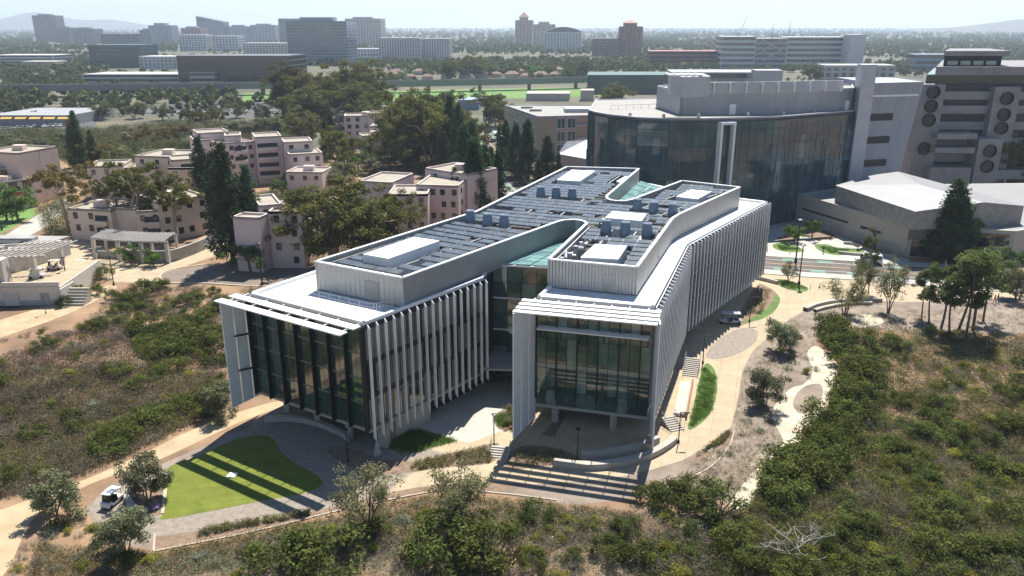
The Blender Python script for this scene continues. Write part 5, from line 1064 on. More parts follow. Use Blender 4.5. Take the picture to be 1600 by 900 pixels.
for px, b, t, k, w in [(630,262,150,'eucbig',1.0),(650,256,158,'eucbig',1.1),(672,262,146,'eucbig',1.0),(700,252,150,'eucbig',1.0),(722,262,168,'eucbig',.9),(615,250,190,'eucbig',1.0),(738,276,190,'pine',1.5),(694,282,208,'pine',1.4)]: tree(k, px, b, t, 'tall eucalyptus in the dense grove between cream apartments and road' if k == 'eucbig' else 'tall conifer at the foot of the dense grove by the road', 'dense grove by the road', w)
for px, b, t, w in [(610,128,112,1.2),(640,120,104,1.2),(668,122,106,1.1),(700,126,92,1.0),(730,124,86,1.0),(745,122,92,1.1),(770,120,98,1.1),(800,118,100,1.0),(835,118,98,1.2),(860,120,100,1.0),(890,126,104,1.2),(628,128,114,1.2),(905,122,92,1.1)]: tree('eucbig' if w < 1.2 else 'bright', px, b, t, 'dark tree among the row houses beyond the sports field' if w < 1.2 else 'pale green tree among the row houses beyond the sports field', 'trees among the row houses', w * 1.4)
GH = 'olive trees on the scrub hill'
for px, b, t in [(30,232,212),(70,236,214),(100,225,205),(205,224,204),(260,215,196),(370,208,186),(395,212,190),(425,210,180),(440,200,178),(12,222,206),(190,250,226),(230,255,230),(345,222,196),(410,190,172),(300,236,212)]: tree('oak', px, b, t, 'low olive green tree in the scrub of the hill behind the apartments', GH, 1.6)
for px, b, t in [(210,186,160),(255,188,162),(330,190,164),(370,184,160),(410,186,162),(60,190,172),(160,188,162),(110,176,156),(20,172,150),(445,186,160)]: tree('eucbig', px, b, t, 'dark tree round the car park beyond the scrub hill', 'trees round the far car park', 1.3)
# ---- shrubs
def in_px(poly, n, seed):
    r = np.random.default_rng(seed); p = np.array(poly, float); out = []
    while len(out) < n:
        q = np.column_stack([r.uniform(p[:, 0].min(), p[:, 0].max(), 4 * n), r.uniform(p[:, 1].min(), p[:, 1].max(), 4 * n)]); q = q[inside(q, p)]
        out += [tuple(k) for k in q]
    return out[:n]
SL = {'sh_dark': ('dark green rounded shrub', 'dark_shrub'), 'sh_yel': ('yellow-green low shrub', 'yellow_shrub'), 'sh_grey': ('dry grey-brown brush', 'dry_brush'), 'sh_sage': ('pale grey-green sage bush', 'sage_bush')}
def shrubs(where, poly, seed, counts, size):
    for kd, n in counts.items():
        pts = G_many(in_px(poly, n, seed + len(kd) + n))
        for x, y, z in pts:
            h = random.uniform(*size) * (1.15 if kd == 'sh_dark' else .8)
            plant(kd, x, y, z - .1, h, '%s %s' % (SL[kd][0], where), '%s growth %s' % (SL[kd][0], where), SL[kd][1], 'shrub', random.uniform(1.0, 1.5))
RIGHT = [(1285,510),(1420,515),(1600,525),(1660,560),(1660,910),(1000,910),(1010,850),(1160,800),(1250,712),(1300,650),(1330,600),(1325,572)]
FRONT = [(250,878),(400,845),(540,808),(690,780),(800,790),(900,800),(1000,800),(1150,800),(1100,905),(330,908),(200,908)]
LEFT = [(-40,560),(40,510),(120,490),(185,455),(250,450),(480,455),(350,500),(350,600),(360,636),(300,664),(225,700),(150,732),(60,765),(-40,790)]
HILL = [(0,205),(150,205),(300,190),(420,195),(480,215),(460,232),(320,212),(200,245),(120,258),(0,232)]
shrubs('in the right hand scrub', RIGHT, 1, {'sh_dark': 110, 'sh_yel': 140, 'sh_grey': 140, 'sh_sage': 30}, (1.0, 2.2))
shrubs('along the chalk trail', [(1285,515),(1310,520),(1345,560),(1350,620),(1330,690),(1260,760),(1215,800),(1210,770),(1262,705),(1300,650),(1330,600),(1328,575),(1290,540)], 2, {'sh_dark': 38}, (2.0, 3.2))
shrubs('on the pale slope below the lawn path', [(250,882),(400,850),(540,812),(640,795),(640,880),(600,905),(330,908)], 3, {'sh_dark': 4, 'sh_yel': 14, 'sh_grey': 18, 'sh_sage': 34}, (.6, 1.4))
shrubs('on the slope below the entry steps', [(640,800),(800,800),(1000,812),(1150,805),(1100,905),(620,908),(640,880)], 21, {'sh_dark': 16, 'sh_yel': 36, 'sh_grey': 46, 'sh_sage': 16}, (.9, 2.0))
shrubs('on the left canyon side', LEFT, 4, {'sh_dark': 36, 'sh_yel': 50, 'sh_grey': 100, 'sh_sage': 22}, (1.0, 2.1))
shrubs('on the bare upper canyon bank', [(60,545),(190,470),(250,452),(480,455),(400,480),(350,510),(345,520),(210,520),(120,560)], 14, {'sh_grey': 75, 'sh_yel': 10, 'sh_dark': 14}, (1.2, 2.2))
shrubs('in the thicket beside the left wing', [(205,520),(290,505),(345,520),(352,590),(280,590),(210,560)], 5, {'sh_dark': 24, 'sh_yel': 12}, (2.0, 3.0))
shrubs('edging the sandy trail', [(300,655),(360,622),(345,600),(250,660),(200,700),(160,725),(150,700),(240,650)], 6, {'sh_dark': 20}, (1.6, 2.5))
shrubs('in the corner below the sandy trail', [(40,838),(140,805),(200,850),(240,868),(250,878),(200,908),(10,908)], 8, {'sh_sage': 16, 'sh_yel': 10, 'sh_grey': 8}, (.8, 1.6))
shrubs('on the gravel garden slope', [(1165,600),(1205,640),(1225,690),(1160,775),(1060,755),(1130,700)], 9, {'sh_sage': 14}, (.7, 1.3))
shrubs('on the gravel garden beside the chalk trail', [(1210,540),(1255,520),(1262,556),(1280,590),(1240,610)], 10, {'sh_sage': 10, 'sh_yel': 4}, (.7, 1.4))
for px, b, s, kd, w in [(455,893,4.2,'sh_dark','first of the pair of big shrubs'),(508,885,4.6,'sh_dark','second of the pair of big shrubs'),(690,862,4.0,'sh_dark','big double shrub'),(755,868,4.6,'sh_dark','big double shrub'),(1050,785,2.8,'sh_dark','dense low shrubs'),(1020,782,2.4,'sh_dark','dense low shrubs'),(1085,775,2.6,'sh_dark','dense low shrubs'),(1120,800,3.6,'sh_dark','tall round shrub')]:
    x, y, z = G(px, b); plant(kd, x, y, z - .1, s, 'large dark green shrub standing clear below the kerb', 'large shrubs below the kerb', 'dark_shrub', 'shrub', 1.15)
for px, b, h, lab in [(162,437,3.4,'round clipped green bush on the plaza edge'),(222,462,3.6,'green bush beside the lamp on the scrub bank'),(175,470,2.6,'dark green bush beside the upper trail'),(122,466,3.0,'leafy green bush beside the terrace steps'),(150,462,2.6,'small green bush above the upper trail'),(102,478,2.4,'green bush below the terrace steps')]:
    x, y, z = G(px, b); plant('sh_dark', x, y, z, h, lab, None, 'green_bush', 'shrub', .8)
# ---- low growth nobody could count
def tufts(name, label, pts, leaf, per, r, size, cat='ground cover', h=.3):
    n = len(pts); c = np.repeat(pts, per, 0) + rng.normal(size=(n * per, 3)) * (r, r, h * .4) + (0, 0, h * .5); q = rng.normal(size=(n * per, 3)) + (0, 0, .5); q /= np.linalg.norm(q, axis=1)[:, None]
    v, f = leaf_faces(c, q, size, .3); return tag(link(name, np_mesh(name, v, f, [LEAF[leaf]])), label, cat, None, 'stuff')
def G_rand(poly, n, seed): return G_many(in_px(poly, n, seed))
tufts('low_brush', 'low dry brush covering the right hand scrub slope', G_rand(RIGHT, 5200, 11), 'sh_grey', 26, .5, .15, h=.6)
tufts('low_brush', 'low green brush between the shrubs of the right hand scrub', G_rand(RIGHT, 4600, 12), 'sh_dark', 30, .5, .14, h=.7)
tufts('low_brush', 'low dry brush covering the left canyon side', G_rand([(-40,580),(60,540),(180,500),(350,560),(360,636),(300,664),(225,700),(150,732),(60,765),(-40,790)], 5200, 13), 'sh_grey', 24, .55, .17, h=.8)
tufts('low_brush', 'low green brush on the left canyon side', G_rand([(-40,560),(350,590),(300,664),(150,732),(-40,790)], 1000, 14), 'sh_yel', 22, .5, .16, h=.7)
tufts('low_brush', 'olive and yellow-green brush through the right hand scrub', G_rand(RIGHT, 2000, 31), 'sh_yel', 24, .45, .13, h=.6)
tufts('low_brush', 'dark green brush patches on the left canyon side', G_rand([(-40,600),(200,560),(350,590),(300,664),(150,732),(-40,790)], 900, 32), 'sh_dark', 26, .6, .14, h=.9)
tufts('low_brush', 'mixed brush at the outer end of the right hand scrub', G_rand([(1660,520),(1900,560),(1900,905),(1660,905)], 2600, 33), 'sh_dark', 26, .7, .16, h=1.0)
tufts('slope_grass', 'pale tufted grass on the slope below the kerb', G_rand([(60,850),(240,866),(540,800),(690,772),(870,788),(990,800),(980,850),(600,850),(300,900),(40,905)], 5200, 15), 'grass', 14, .25, .11, h=.3)
tufts('slope_grass', 'grey-green ground cover on the slope below the kerb', G_rand(FRONT, 3000, 16), 'sh_sage', 18, .35, .11, h=.4)
tufts('slope_grass', 'dry tufts scattered over the gravel garden', G_rand([(1165,575),(1240,500),(1290,490),(1600,480),(1600,515),(1440,515),(1290,507),(1260,556),(1200,640),(1225,690),(1150,785),(1040,755),(1140,690)], 2200, 17), 'grass', 10, .16, .1, h=.3)
tufts('bed_grasses', 'rows of small ornamental grasses in the mulch beds', np.vstack([G_rand(q, n, 18 + n) for q, n in (([(690,730),(767,722),(770,698),(700,712)], 160), ([(310,838),(480,806),(490,800),(320,828)], 200), ([(1075,720),(1130,690),(1140,676),(1100,706)], 160), ([(1160,495),(1185,450),(1205,455),(1190,490)], 120), ([(800,728),(810,705),(880,706),(900,725)], 90), ([(640,735),(690,730),(700,714),(650,722)], 120))]), 'grass', 30, .16, .12, h=.5)
tufts('turf_blades', 'green ground cover in the turf beds', np.vstack([G_rand(q, n, 28 + n) for q, n in (([(1078,668),(1100,575),(1118,590),(1110,645)], 500), ([(605,700),(632,672),(670,675),(715,689),(650,707)], 420), ([(1210,438),(1240,443),(1260,451),(1230,452)], 160), ([(772,650),(828,640),(822,656),(780,669)], 300), ([(1215,383),(1250,390),(1220,392)], 150), ([(1280,386),(1340,390),(1300,396)], 200))]), 'bright', 26, .22, .1, h=.3)
tufts('hill_brush', 'dense green brush covering the hill behind the apartments', np.vstack([G_rand(HILL, 3000, 40), G_rand([(110,262),(200,245),(320,214),(340,232),(200,262),(130,285)], 700, 41)]), 'sh_dark', 34, 1.1, .34, h=2.4)
tufts('hill_brush', 'dry grey brush patches on the hill behind the apartments', G_rand(HILL, 1300, 42), 'sh_grey', 26, 1.1, .34, h=2.0)
tufts('garden_greenery', 'mixed green garden growth between the apartment blocks', np.vstack([G_rand(q, n, 50 + n) for q, n in (([(500,250),(620,235),(720,250),(720,262),(640,262),(520,290)], 420), ([(330,330),(460,290),(470,310),(400,330)], 260), ([(60,330),(110,300),(130,330),(110,375),(80,372)], 220), ([(470,330),(560,330),(620,380),(500,412),(420,412)], 400), ([(560,225),(700,215),(720,245),(600,250)], 300), ([(780,240),(900,300),(870,310),(800,280)], 300), ([(130,285),(330,240),(330,300),(130,320)], 300))]), 'far', 40, .8, .26, 'greenery', h=1.6)
# ---- distant woods
def far_wood():
    V, F_, off = [], [], 0; r = np.random.default_rng(5)
    bands = [(330, 520, 900, 5.5), (520, 900, 2600, 6.5), (900, 1600, 5000, 8), (1600, 3200, 8000, 9.5), (3200, 7500, 7000, 13), (7500, 13500, 2500, 20)]
    boxes = [(px0, px1, top, base) for _, px0, px1, top, base, *_ in C]
    for y0, y1, n, hh in bands:
        y = np.exp(r.uniform(np.log(y0), np.log(y1), n)); w = .72 * y; x = r.uniform(-w, w)
        dep = y * _c + CAM_H * _s; px = 800 + FPX * x / dep; py = 450 - FPX * (y * _s - CAM_H * _c) / dep
        nz = np.sin(x * .011 + np.sin(y * .008) * 2) + np.sin(y * .013 + x * .004) ; keep = nz > (-1.2 if y0 > 900 else -.5)
        for (a, b, t, bs) in boxes: keep &= ~((px > a - 2) & (px < b + 2) & (py > bs - 6) & (py < bs + 3))
        keep &= ~((px > 370) & (px < 1000) & (py > 137) & (py < 162));  keep &= ~((px > 190) & (px < 560) & (py > 156) & (py < 187) & (r.uniform(size=n) < .55)); keep &= ~((px < 160) & (py > 186) & (py < 214) & (r.uniform(size=n) < .7)); keep &= ~((px > 1240) & (py > 150)); keep &= ~((px > 725) & (px < 800) & (py > 172)); keep &= ~((px > 780) & (px < 1600) & (py > 128)); keep &= py < 215
        for xx, yy in zip(x[keep], y[keep]):
            h = hh * r.uniform(.6, 1.35); k = 30 if y0 < 900 else 20 if y0 < 3000 else 12; wv = h * r.uniform(.35, .6)
            d = r.normal(size=(k, 3)); d /= np.linalg.norm(d, axis=1)[:, None]; c = np.array([xx, yy, h * .58]) + d * np.array([wv, wv, h * .42]) * r.uniform(.5, 1, (k, 1)); nn = d + r.normal(size=(k, 3)) * .4; nn /= np.linalg.norm(nn, axis=1)[:, None]
            V.append(c); F_.append((nn, np.full(k, h * .26)))
    c = np.vstack(V); nn = np.vstack([q[0] for q in F_]); s = np.concatenate([q[1] for q in F_]); v, f = leaf_faces(c, nn, s, .8)
    tag(link('distant_woods', np_mesh('distant_woods', v, f, [LEAF['far']])), 'hazy carpet of distant trees spreading to the horizon', 'woods', None, 'stuff')
far_wood()
# ------------------------------------------------------------------ vehicles, lamps, people, small things
def wheel_mesh(r, w):
    mb = MB(); k = 14
    for y0, y1, rr in ((-w / 2, w / 2, r),):
        vs = [(math.cos(2 * math.pi * i / k) * rr, y, math.sin(2 * math.pi * i / k) * rr) for y in (y0, y1) for i in range(k)]
        mb.add(vs, [(i, k + i, k + (i + 1) % k, (i + 1) % k) for i in range(k)] + [tuple(range(k)), tuple(reversed(range(k, 2 * k)))])
    return mb.mesh('wheel', M_rubber)
def side_body(mb, prof, w, m=0, taper=0.0):       # extrude a side profile across the width, top narrowed by taper
    n = len(prof); zmax = max(z for _, z in prof); zmin = min(z for _, z in prof)
    def hw(z): return w / 2 * (1 - taper * (z - zmin) / (zmax - zmin))
    vs = [(x, -hw(z), z) for x, z in prof] + [(x, hw(z), z) for x, z in prof]
    mb.add(vs, [(i, (i + 1) % n, n + (i + 1) % n, n + i) for i in range(n)] + [tuple(reversed(range(n))), tuple(range(n, 2 * n))], m)
M_cargl = mat('car_glass', (.015, .018, .02), .05, ior=1.9); M_carw = mat('white_car_paint', (.72, .72, .72), .25, var=.02)
def van():
    x, y = P(1361, 415); B = thing('passenger_van', 'white passenger van driving on the road beside young trees', 'van', (x, y, 0)); an = math.atan2(P(1425,427)[1] - P(1200,411)[1], P(1425,427)[0] - P(1200,411)[0])
    def pt(name, mb, m, par=None, loc=None): 
        o = bpy.data.objects.new(name, mb if isinstance(mb, bpy.types.Mesh) else mb.mesh(name, m)); COL.objects.link(o); o.parent = par or B
        if loc: o.location = loc
        return o
    mb = MB(); side_body(mb, [(-2.75,.35),(2.7,.35),(2.75,.9),(2.7,2.0),(2.45,2.15),(-1.3,2.15),(-1.75,1.35),(-2.7,1.05)], 2.0, taper=.1); pt('body', mb, M_carw)
    for s in (-1, 1):
        for x0, x1 in ((-1.25,-.3),(-.22,.9),(.98,2.4)): mb = MB(); mb.box(x0, x1, s * .94 - .03, s * .94 + .03, 1.3, 1.9); pt('side_window', mb, M_cargl)
        for xx in (-1.75, 1.75): pt('wheel', wheel_mesh(.36, .25), None, None, (xx, s * .92, .36))
        mb = MB(); mb.box(-2.78, -2.7, s * .75 - .15, s * .75 + .15, .8, .98); pt('headlight', mb, M_tglass[3])
    mb = MB(); mb.add([(-1.78,-.85,1.4),(-1.78,.85,1.4),(-1.36,.8,2.08),(-1.36,-.8,2.08)], [(0,3,2,1)]); pt('windscreen', mb, M_cargl)
    B.rotation_euler.z = an; B.location.x = x; B.location.y = y + 1.5; B.location.z = .03
van()
def cart(label, px, py, rz, col, z=0.03, sc=1.0, longc=False):
    x, y = P(px, py, z); B = thing('utility_cart', label, 'cart', (0, 0, 0), 'utility carts'); m = mat('cart_paint_' + col[0], col[1], .35, var=.03)
    l = 1.0 if longc else 0
    def pt(name, mb, m): o = bpy.data.objects.new(name, mb.mesh(name, m)); COL.objects.link(o); o.parent = B; return o
    mb = MB(); side_body(mb, [(-1.3 - l / 2,.3),(1.3 + l / 2,.3),(1.35 + l / 2,.75),(.4,.8),(.3,.5),(-.5,.5),(-.7,.95),(-1.25 - l / 2,.85)], 1.3); pt('body', mb, m)
    mb = MB(); side_body(mb, [(-.85 - l / 2,1.85),(1.1 + l / 2,1.85),(1.15 + l / 2,1.92),(.1,2.0),(-.9 - l / 2,1.92)], 1.35); pt('canopy', mb, m)
    for sx in (-.75 - l / 2, 1.0 + l / 2):
        for s in (-1, 1): mb = MB(); mb.tube([(sx * 1.05, s * .58, .7), (sx, s * .6, 1.86)], .035, 5); pt('canopy_post', mb, M_black)
    mb = MB(); mb.box(-.15, .35, -.55, .55, .5, .82); mb.box(.3, .42, -.55, .55, .8, 1.3); pt('seat', mb, M_black)
    if longc: mb = MB(); mb.box(.75, 1.25, -.55, .55, .7, .9); mb.box(1.2, 1.32, -.55, .55, .9, 1.35); pt('seat', mb, M_black)
    mb = MB(); mb.add([(-1.0 - l / 2,-.56,.92),(-1.0 - l / 2,.56,.92),(-.8 - l / 2,.58,1.8),(-.8 - l / 2,-.58,1.8)], [(0,3,2,1)]); pt('windscreen', mb, M_cargl)
    wm = wheel_mesh(.27, .2)
    for sx in (-.95 - l / 2, .95 + l / 2):
        for s in (-1, 1): o = bpy.data.objects.new('wheel', wm); COL.objects.link(o); o.parent = B; o.location = (sx, s * .58, .27)
    B.location = (x, y, z); B.rotation_euler.z = rz; B.scale = (sc,) * 3
cart('white utility cart parked on the paver circle beside the lawn', 176, 788, 1.35, ('white', (.72, .72, .71)), sc=.88)
cart('long dark-sided shuttle cart parked beside the fin facade', 1140, 505, -.15, ('silver', (.42, .44, .48)), longc=True, sc=1.05)
cart('white cart parked between pillars of the cream terrace', 58, 434, .2, ('white', (.72, .72, .71)), z=3.66)
cart('small cream cart parked behind the terrace pillars', 86, 421, .1, ('cream', (.60, .55, .48)), z=3.66)
cart('white truck-like cart on the pale plaza beside planter wall', 124, 424, .0, ('white', (.72, .72, .71)), sc=1.25)
def lamp_protos():
    out = {}
    for kind in ('post', 'arm'):
        B = thing('lamp_post', '', 'lamp', (0, 0, 0)); mb = MB(); mb.tube([(0, 0, 0), (0, 0, .5), (0, 0, 4.3)], [.12, .075, .06], 8); link('pole', mb.mesh('pole', M_black), B)
        mb = MB(); mb.lathe([(.16, 0), (.16, .3), (.08, .42)], 8); link('base', mb.mesh('base', M_black), B)
        mb = MB()
        if kind == 'post': mb.lathe([(.08, 4.3), (.28, 4.36), (.3, 4.44), (.1, 4.5)], 10)
        else: mb.box(-.06, 1.1, -.06, .06, 4.22, 4.3); mb.box(.4, 1.15, -.14, .14, 4.16, 4.215)
        link('lamp_head', mb.mesh('lamp_head', M_black), B); out[kind] = B
    return out
LP = lamp_protos()
lamps = [(544,722,'post','black lamp post in the shaded mulch bed before the left wing',0,1),(772,697,'post','black lamp post at the head of the entry steps',0,1),(902,721,'post','black lamp post behind the curved walls below right wing',0,1),(1060,692,'arm','black lamp with side arm beside the lawn strip steps',0,1),(1098,568,'arm','black lamp with side arm above the stair beside the fin facade',0,1.1),(1171,503,'arm','black lamp beside the green turf wedge and shuttle cart',0,1.1),(1248,445,'post','tall black lamp in the turf bed beside the plaza',0,1.9),(1243,410,'post','tall black lamp post on the far pavement of the road',0,2.2),(1284,474,'post','',0,1),(348,398,'post','lamp post on the pale walk beside dark conifers',0,1.5),(410,446,'post','tall lamp post beside the asphalt turning circle',0,2.0),(178,446,'post','lamp post on the trail head beside the clipped bush',0,1.4),(107,452,'post','lamp post beside the terrace steps and planter wall',0,1.5),(21,350,'post','lamp post at the campus lawn edge beside the pale walk',0,1.7),(3,360,'post','lamp post in the campus lawn at picture rim',0,1.7),(72,490,'post','short lamp beside the upper sandy trail',0,.8)]
lamps = [l for l in lamps if l[3]]
for i, (px, py, k, lab, rz, sc) in enumerate(lamps):
    x, y, z = G(px, py)
    copy_tree(LP[k], (x, y, z), rz, sc, lab, group='black lamp posts')
for B in LP.values():
    for c_ in list(B.children): bpy.data.objects.remove(c_)
    bpy.data.objects.remove(B)
# steps
def steps(name, label, p0, p1, run, n, rise, w, down):
    B = thing(name, label, 'steps', (*p0, 0)); d = np.array(p1) - np.array(p0); d = d / np.linalg.norm(d); s = np.array([-d[1], d[0]])
    for i in range(n):
        c0 = np.array(p0) + d * run * i; c1 = c0 + d * run * .98; z = rise * (n - i)
        mb = MB(); mb.prism([tuple(c0 - s * w / 2), tuple(c1 - s * w / 2), tuple(c1 + s * w / 2), tuple(c0 + s * w / 2)], 0, z); part('step', mb, M_conc, B)
    for sg in (-1, 1):
        a = np.array(p0) + s * sg * w / 2; b = a + d * run * n; mb = MB(); mb.tube([(*a, rise * n + .9), (*b, .95)], .035, 5)
        for t in np.linspace(0.02, .98, 4): q = a + (b - a) * t; zz = (rise * n) * (1 - t); mb.tube([(*q, zz * .9), (*q, zz + .93)], .03, 5)
        part('handrail', mb, M_steel, B)
steps('garden_steps', 'short flight of concrete steps with rails between the two front paths', P(783,704), P(776,722), .38, 5, .13, 2.4, 1)
steps('garden_steps', 'narrow concrete stair with white rails along the fin facade', P(1082,572), P(1076,596), .4, 10, .14, 2.2, 1)
steps('garden_steps', 'lower concrete steps with dark rails at the end of the right wing', P(1043,660), P(1062,676), .36, 7, .13, 2.0, 1)
tag(link('ramp_slab', (lambda mb: (mb.prism(PP([(1052,650),(1063,600),(1080,601),(1072,652)]), .02, .5), mb.mesh('ramp_slab', M_plaza))[1])(MB())), 'pale concrete landing between two stairs beside the fin facade', 'landing')
tag(link('terrace_edge', (lambda mb: (mb.wall(P(1072,655), P(1082,600), .25, 0, .85), mb.mesh('terrace_edge', mat('rust_steel', (.30, .15, .08), .8)))[1])(MB())), 'thin rust-coloured planter edge beside the lawn strip', 'planter')
tag(link('lawn_plate', (lambda mb: (mb.prism(PP([(353,746),(360,739),(372,740),(366,747)]), .03, .12), mb.mesh('lawn_plate', M_white))[1])(MB())), 'small white square plate lying on the lawn', 'plate')
tag(link('utility_cover', (lambda mb: (mb.prism(PP([(1096,702),(1107,695),(1120,697),(1109,707)]), .03, .12), mb.mesh('utility_cover', M_plaza))[1])(MB())), 'white square concrete pad at the edge of the curving path', 'pad')
# chairs by the tree ring
def chairs():
    m = mat('violet_chair_fabric', (.25, .16, .36), .8)
    for i, (px, py) in enumerate([(243,764),(247,762),(243,797),(246,793)]):
        x, y = P(px, py); B = thing('lounge_chair', 'violet and white lounge chair beside the mulched tree ring' if i < 2 else 'violet lounge chair at the lower corner of the lawn', 'chair', (0, 0, 0), 'lounge chairs by the tree ring' if i < 2 else 'lounge chairs at the lawn corner')
        def pt(n, mb, mm): o = bpy.data.objects.new(n, mb.mesh(n, mm)); COL.objects.link(o); o.parent = B
        mb = MB(); mb.box(-.35, .35, -.35, .35, .35, .48); pt('seat', mb, m); mb = MB(); mb.add([(-.35,.3,.45),(.35,.3,.45),(.35,.6,1.05),(-.35,.6,1.05),(-.35,.38,.42),(.35,.38,.42),(.35,.68,1.02),(-.35,.68,1.02)], [(0,1,2,3),(7,6,5,4),(0,4,5,1),(2,6,7,3),(0,3,7,4),(1,5,6,2)]); pt('backrest', mb, m)
        for sx in (-.3, .3):
            for sy in (-.3, .3): mb = MB(); mb.box(sx - .03, sx + .03, sy - .03, sy + .03, 0, .36); pt('leg', mb, M_white)
        B.location = (x, y, .03); B.rotation_euler.z = -1.2 + i; B.scale = (.8,) * 3
chairs()
def bollards():
    mb = MB(); mb.lathe([(.07, 0), (.07, .85), (.05, .95)], 8); me = mb.mesh('bollard', M_steel)
    for px, py in [(1266,452),(1280,450),(1294,449),(1234,398),(1460,462)]: x, y = P(px, py); tag(link('bollard', me, None, (x, y, .02)), 'thin grey steel bollard on the pale plaza beside the road' if px != 1460 else 'thin bollard at the path near the pine clump', 'bollard', 'steel bollards')
bollards()
def person(label, px, py, rz, top, legs, stride=.18):
    x, y = P(px, py); B = thing('person', label, 'person', (0, 0, 0)); me = bpy.data.meshes.new('body')
    J = [((0,0,.95),.13),((0,0,1.2),.15),((0,0,1.42),.14),((0,0,1.52),.06),((0,0,1.66),.1),((0,0,1.76),.07),
         ((.1,0,.9),.1),((.11,stride,.5),.07),((.11,stride*.8,.08),.05),((.11,stride+.16,.04),.04),((-.1,0,.9),.1),((-.11,-stride,.5),.07),((-.11,-stride*1.4,.08),.05),((-.11,-stride*1.4+.16,.04),.04),
         ((.22,0,1.4),.06),((.26,-.08,1.12),.045),((.27,.05,.9),.035),((-.22,0,1.4),.06),((-.26,.08,1.12),.045),((-.27,.16,.9),.035)]
    E_ = [(0,1),(1,2),(2,3),(3,4),(4,5),(0,6),(6,7),(7,8),(8,9),(0,10),(10,11),(11,12),(12,13),(2,14),(14,15),(15,16),(2,17),(17,18),(18,19)]
    me.from_pydata([j[0] for j in J], E_, []); o = bpy.data.objects.new('body', me); COL.objects.link(o); o.parent = B
    md = o.modifiers.new('skin', 'SKIN'); sk = me.skin_vertices[0].data
    for i, j in enumerate(J): sk[i].radius = (j[1], j[1])
    sk[0].use_root = True; o.modifiers.new('sub', 'SUBSURF').levels = 1; o.modifiers['sub'].render_levels = 1; me.materials.append(mat('person_' + top[0], top[1], .85))
    mb = MB(); mb.lathe([(.125, .92), (.165, 1.1), (.18, 1.36), (.11, 1.48)], 10); c = bpy.data.objects.new('shirt', mb.mesh('shirt', mat('shirt_' + legs[0], legs[1], .85), True)); COL.objects.link(c); c.parent = B
    mb = MB(); mb.lathe([(.1, 1.7), (.115, 1.76), (.06, 1.85)], 10); c = bpy.data.objects.new('hair', mb.mesh('hair', mat('dark_hair', (.03, .02, .015), .8), True)); COL.objects.link(c); c.parent = B
    B.location = (x, y, .03); B.rotation_euler.z = rz
person('person in dark clothes walking across the small plaza by the road', 1286, 396, .6, ('dark', (.05, .05, .06)), ('black', (.03, .03, .035)))
person('person in orange top walking on the path past the pine clump', 1553, 475, 1.4, ('tan', (.30, .20, .15)), ('orange', (.50, .16, .08)))
person('second walker in pink top beside the one in orange', 1558, 473, 1.4, ('blue', (.10, .11, .16)), ('pink', (.50, .25, .22)))
def sculpture():
    x, y = P(590, 712); mb = MB(); mb.lathe([(.55, 0), (.5, .5), (.3, .9), (.32, 1.3), (.18, 1.5), (.2, 1.8), (.05, 2.0)], 12); tag(link('garden_sculpture', mb.mesh('garden_sculpture', M_concd, True), None, (x, y, .02)), 'pale stacked stone sculpture in shade below the left wing', 'sculpture')
sculpture()
def dead_branches():
    x, y, z = G(1240, 862); mb = MB()
    for i in range(26):
        a = rng.uniform(0, 6.28); b = np.array([x + rng.normal() * .8, y + rng.normal() * .6, z + .2]); e = b + np.array([math.cos(a) * rng.uniform(1.5, 4.2), math.sin(a) * rng.uniform(1, 2.6), rng.uniform(.4, 2.2)]); pts = limb(mb, b, e, .06, .015, .1, 3)
        for q in range(3): p0 = pts[1 + q % 3]; mb.tube([p0, p0 + rng.normal(size=3) * (.7, .7, .4) + (0, 0, .3)], [.025, .008], 4, cap=False)
    tag(link('dead_branches', mb.mesh('dead_branches', mat('bleached_wood', (.42, .38, .33), .9), True)), 'tangle of bleached dead branches lying in the scrub', 'branches')
dead_branches()
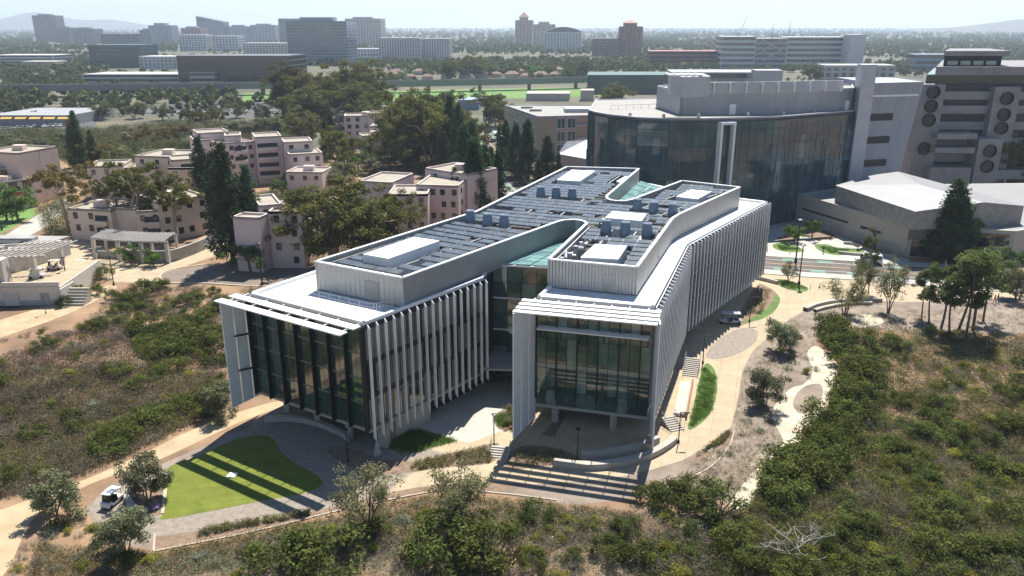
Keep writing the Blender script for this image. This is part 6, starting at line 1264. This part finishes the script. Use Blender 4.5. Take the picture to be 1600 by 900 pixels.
# parked cars far off: each a shaped body with glazed cabin
def far_cars():
    kinds = []
    for nm, col in (('white', (.72, .72, .71)), ('silver', (.42, .43, .44)), ('black', (.02, .02, .022)), ('blue', (.06, .10, .18)), ('red', (.35, .04, .035))):
        mb = MB(); side_body(mb, [(-2.2,.3),(2.2,.3),(2.25,.8),(1.5,.9),(-1.2,.92),(-2.2,.75)], 1.8); side_body(mb, [(-1.3,.9),(1.6,.9),(1.1,1.42),(-.6,1.45)], 1.6, 1, .2); side_body(mb, [(-.6,1.452),(1.1,1.422),(1.05,1.47),(-.55,1.5)], 1.3)
        for xx in (-1.35, 1.35): mb.box(xx - .32, xx + .32, -.92, .92, .02, .62, 2)
        kinds.append((nm, mb.mesh('parked_car', [mat('car_' + nm, col, .3, var=.02), M_cargl, M_rubber])))
    r = random.Random(9); spots = []
    for row, (a, b, n) in enumerate((((195,177),(330,176),22), ((250,170),(420,168),26), ((290,164),(430,162),22), ((400,178),(470,177),12), ((640,166),(700,168),8))):
        for i in range(n):
            if r.random() < .15: continue
            t = i / (n - 1); spots.append((a[0] + (b[0] - a[0]) * t, a[1] + (b[1] - a[1]) * t, 'in the car park beyond the scrub hill'))
    for i in range(14): spots.append((2 + i * 8.5, 203 - i * .5, 'before the market hall with awnings'))
    for px, py, wh in spots:
        x, y = P(px, py); nm, me = r.choices(kinds, (5, 4, 4, 1, .6))[0]; tag(link('parked_car', me, None, (x, y, .03), r.uniform(1.2, 1.9)), '%s car parked %s' % (nm, wh), 'car', '%s cars parked %s' % (nm, wh))
    for px, py in [(770,222),(778,212),(762,207)]:
        x, y = P(px, py); tag(link('parked_car', kinds[2][1], None, (x, y, .03), 1.0), 'black car on the road between conifers and the tan block', 'car', 'black cars on the road between conifers')
far_cars()
# ------------------------------------------------------------------ haze: one closed box of thin air round everything
def haze():
    m = bpy.data.materials.new('haze_air'); m.use_nodes = True; n = m.node_tree.nodes; n.remove(n['Principled BSDF']); v = n.new('ShaderNodeVolumePrincipled')
    v.inputs['Color'].default_value = (.70, .83, 1.0, 1); v.inputs['Density'].default_value = 0.00011; v.inputs['Anisotropy'].default_value = 0.3; m.node_tree.links.new(v.outputs[0], n['Material Output'].inputs['Volume'])
    mb = MB(); mb.box(-16500, 16500, -900, 16500, -9, 280); o = link('haze', mb.mesh('haze', m)); o['kind'] = 'stuff'; o['label'] = 'thin pale haze filling the air over the whole campus'
haze()
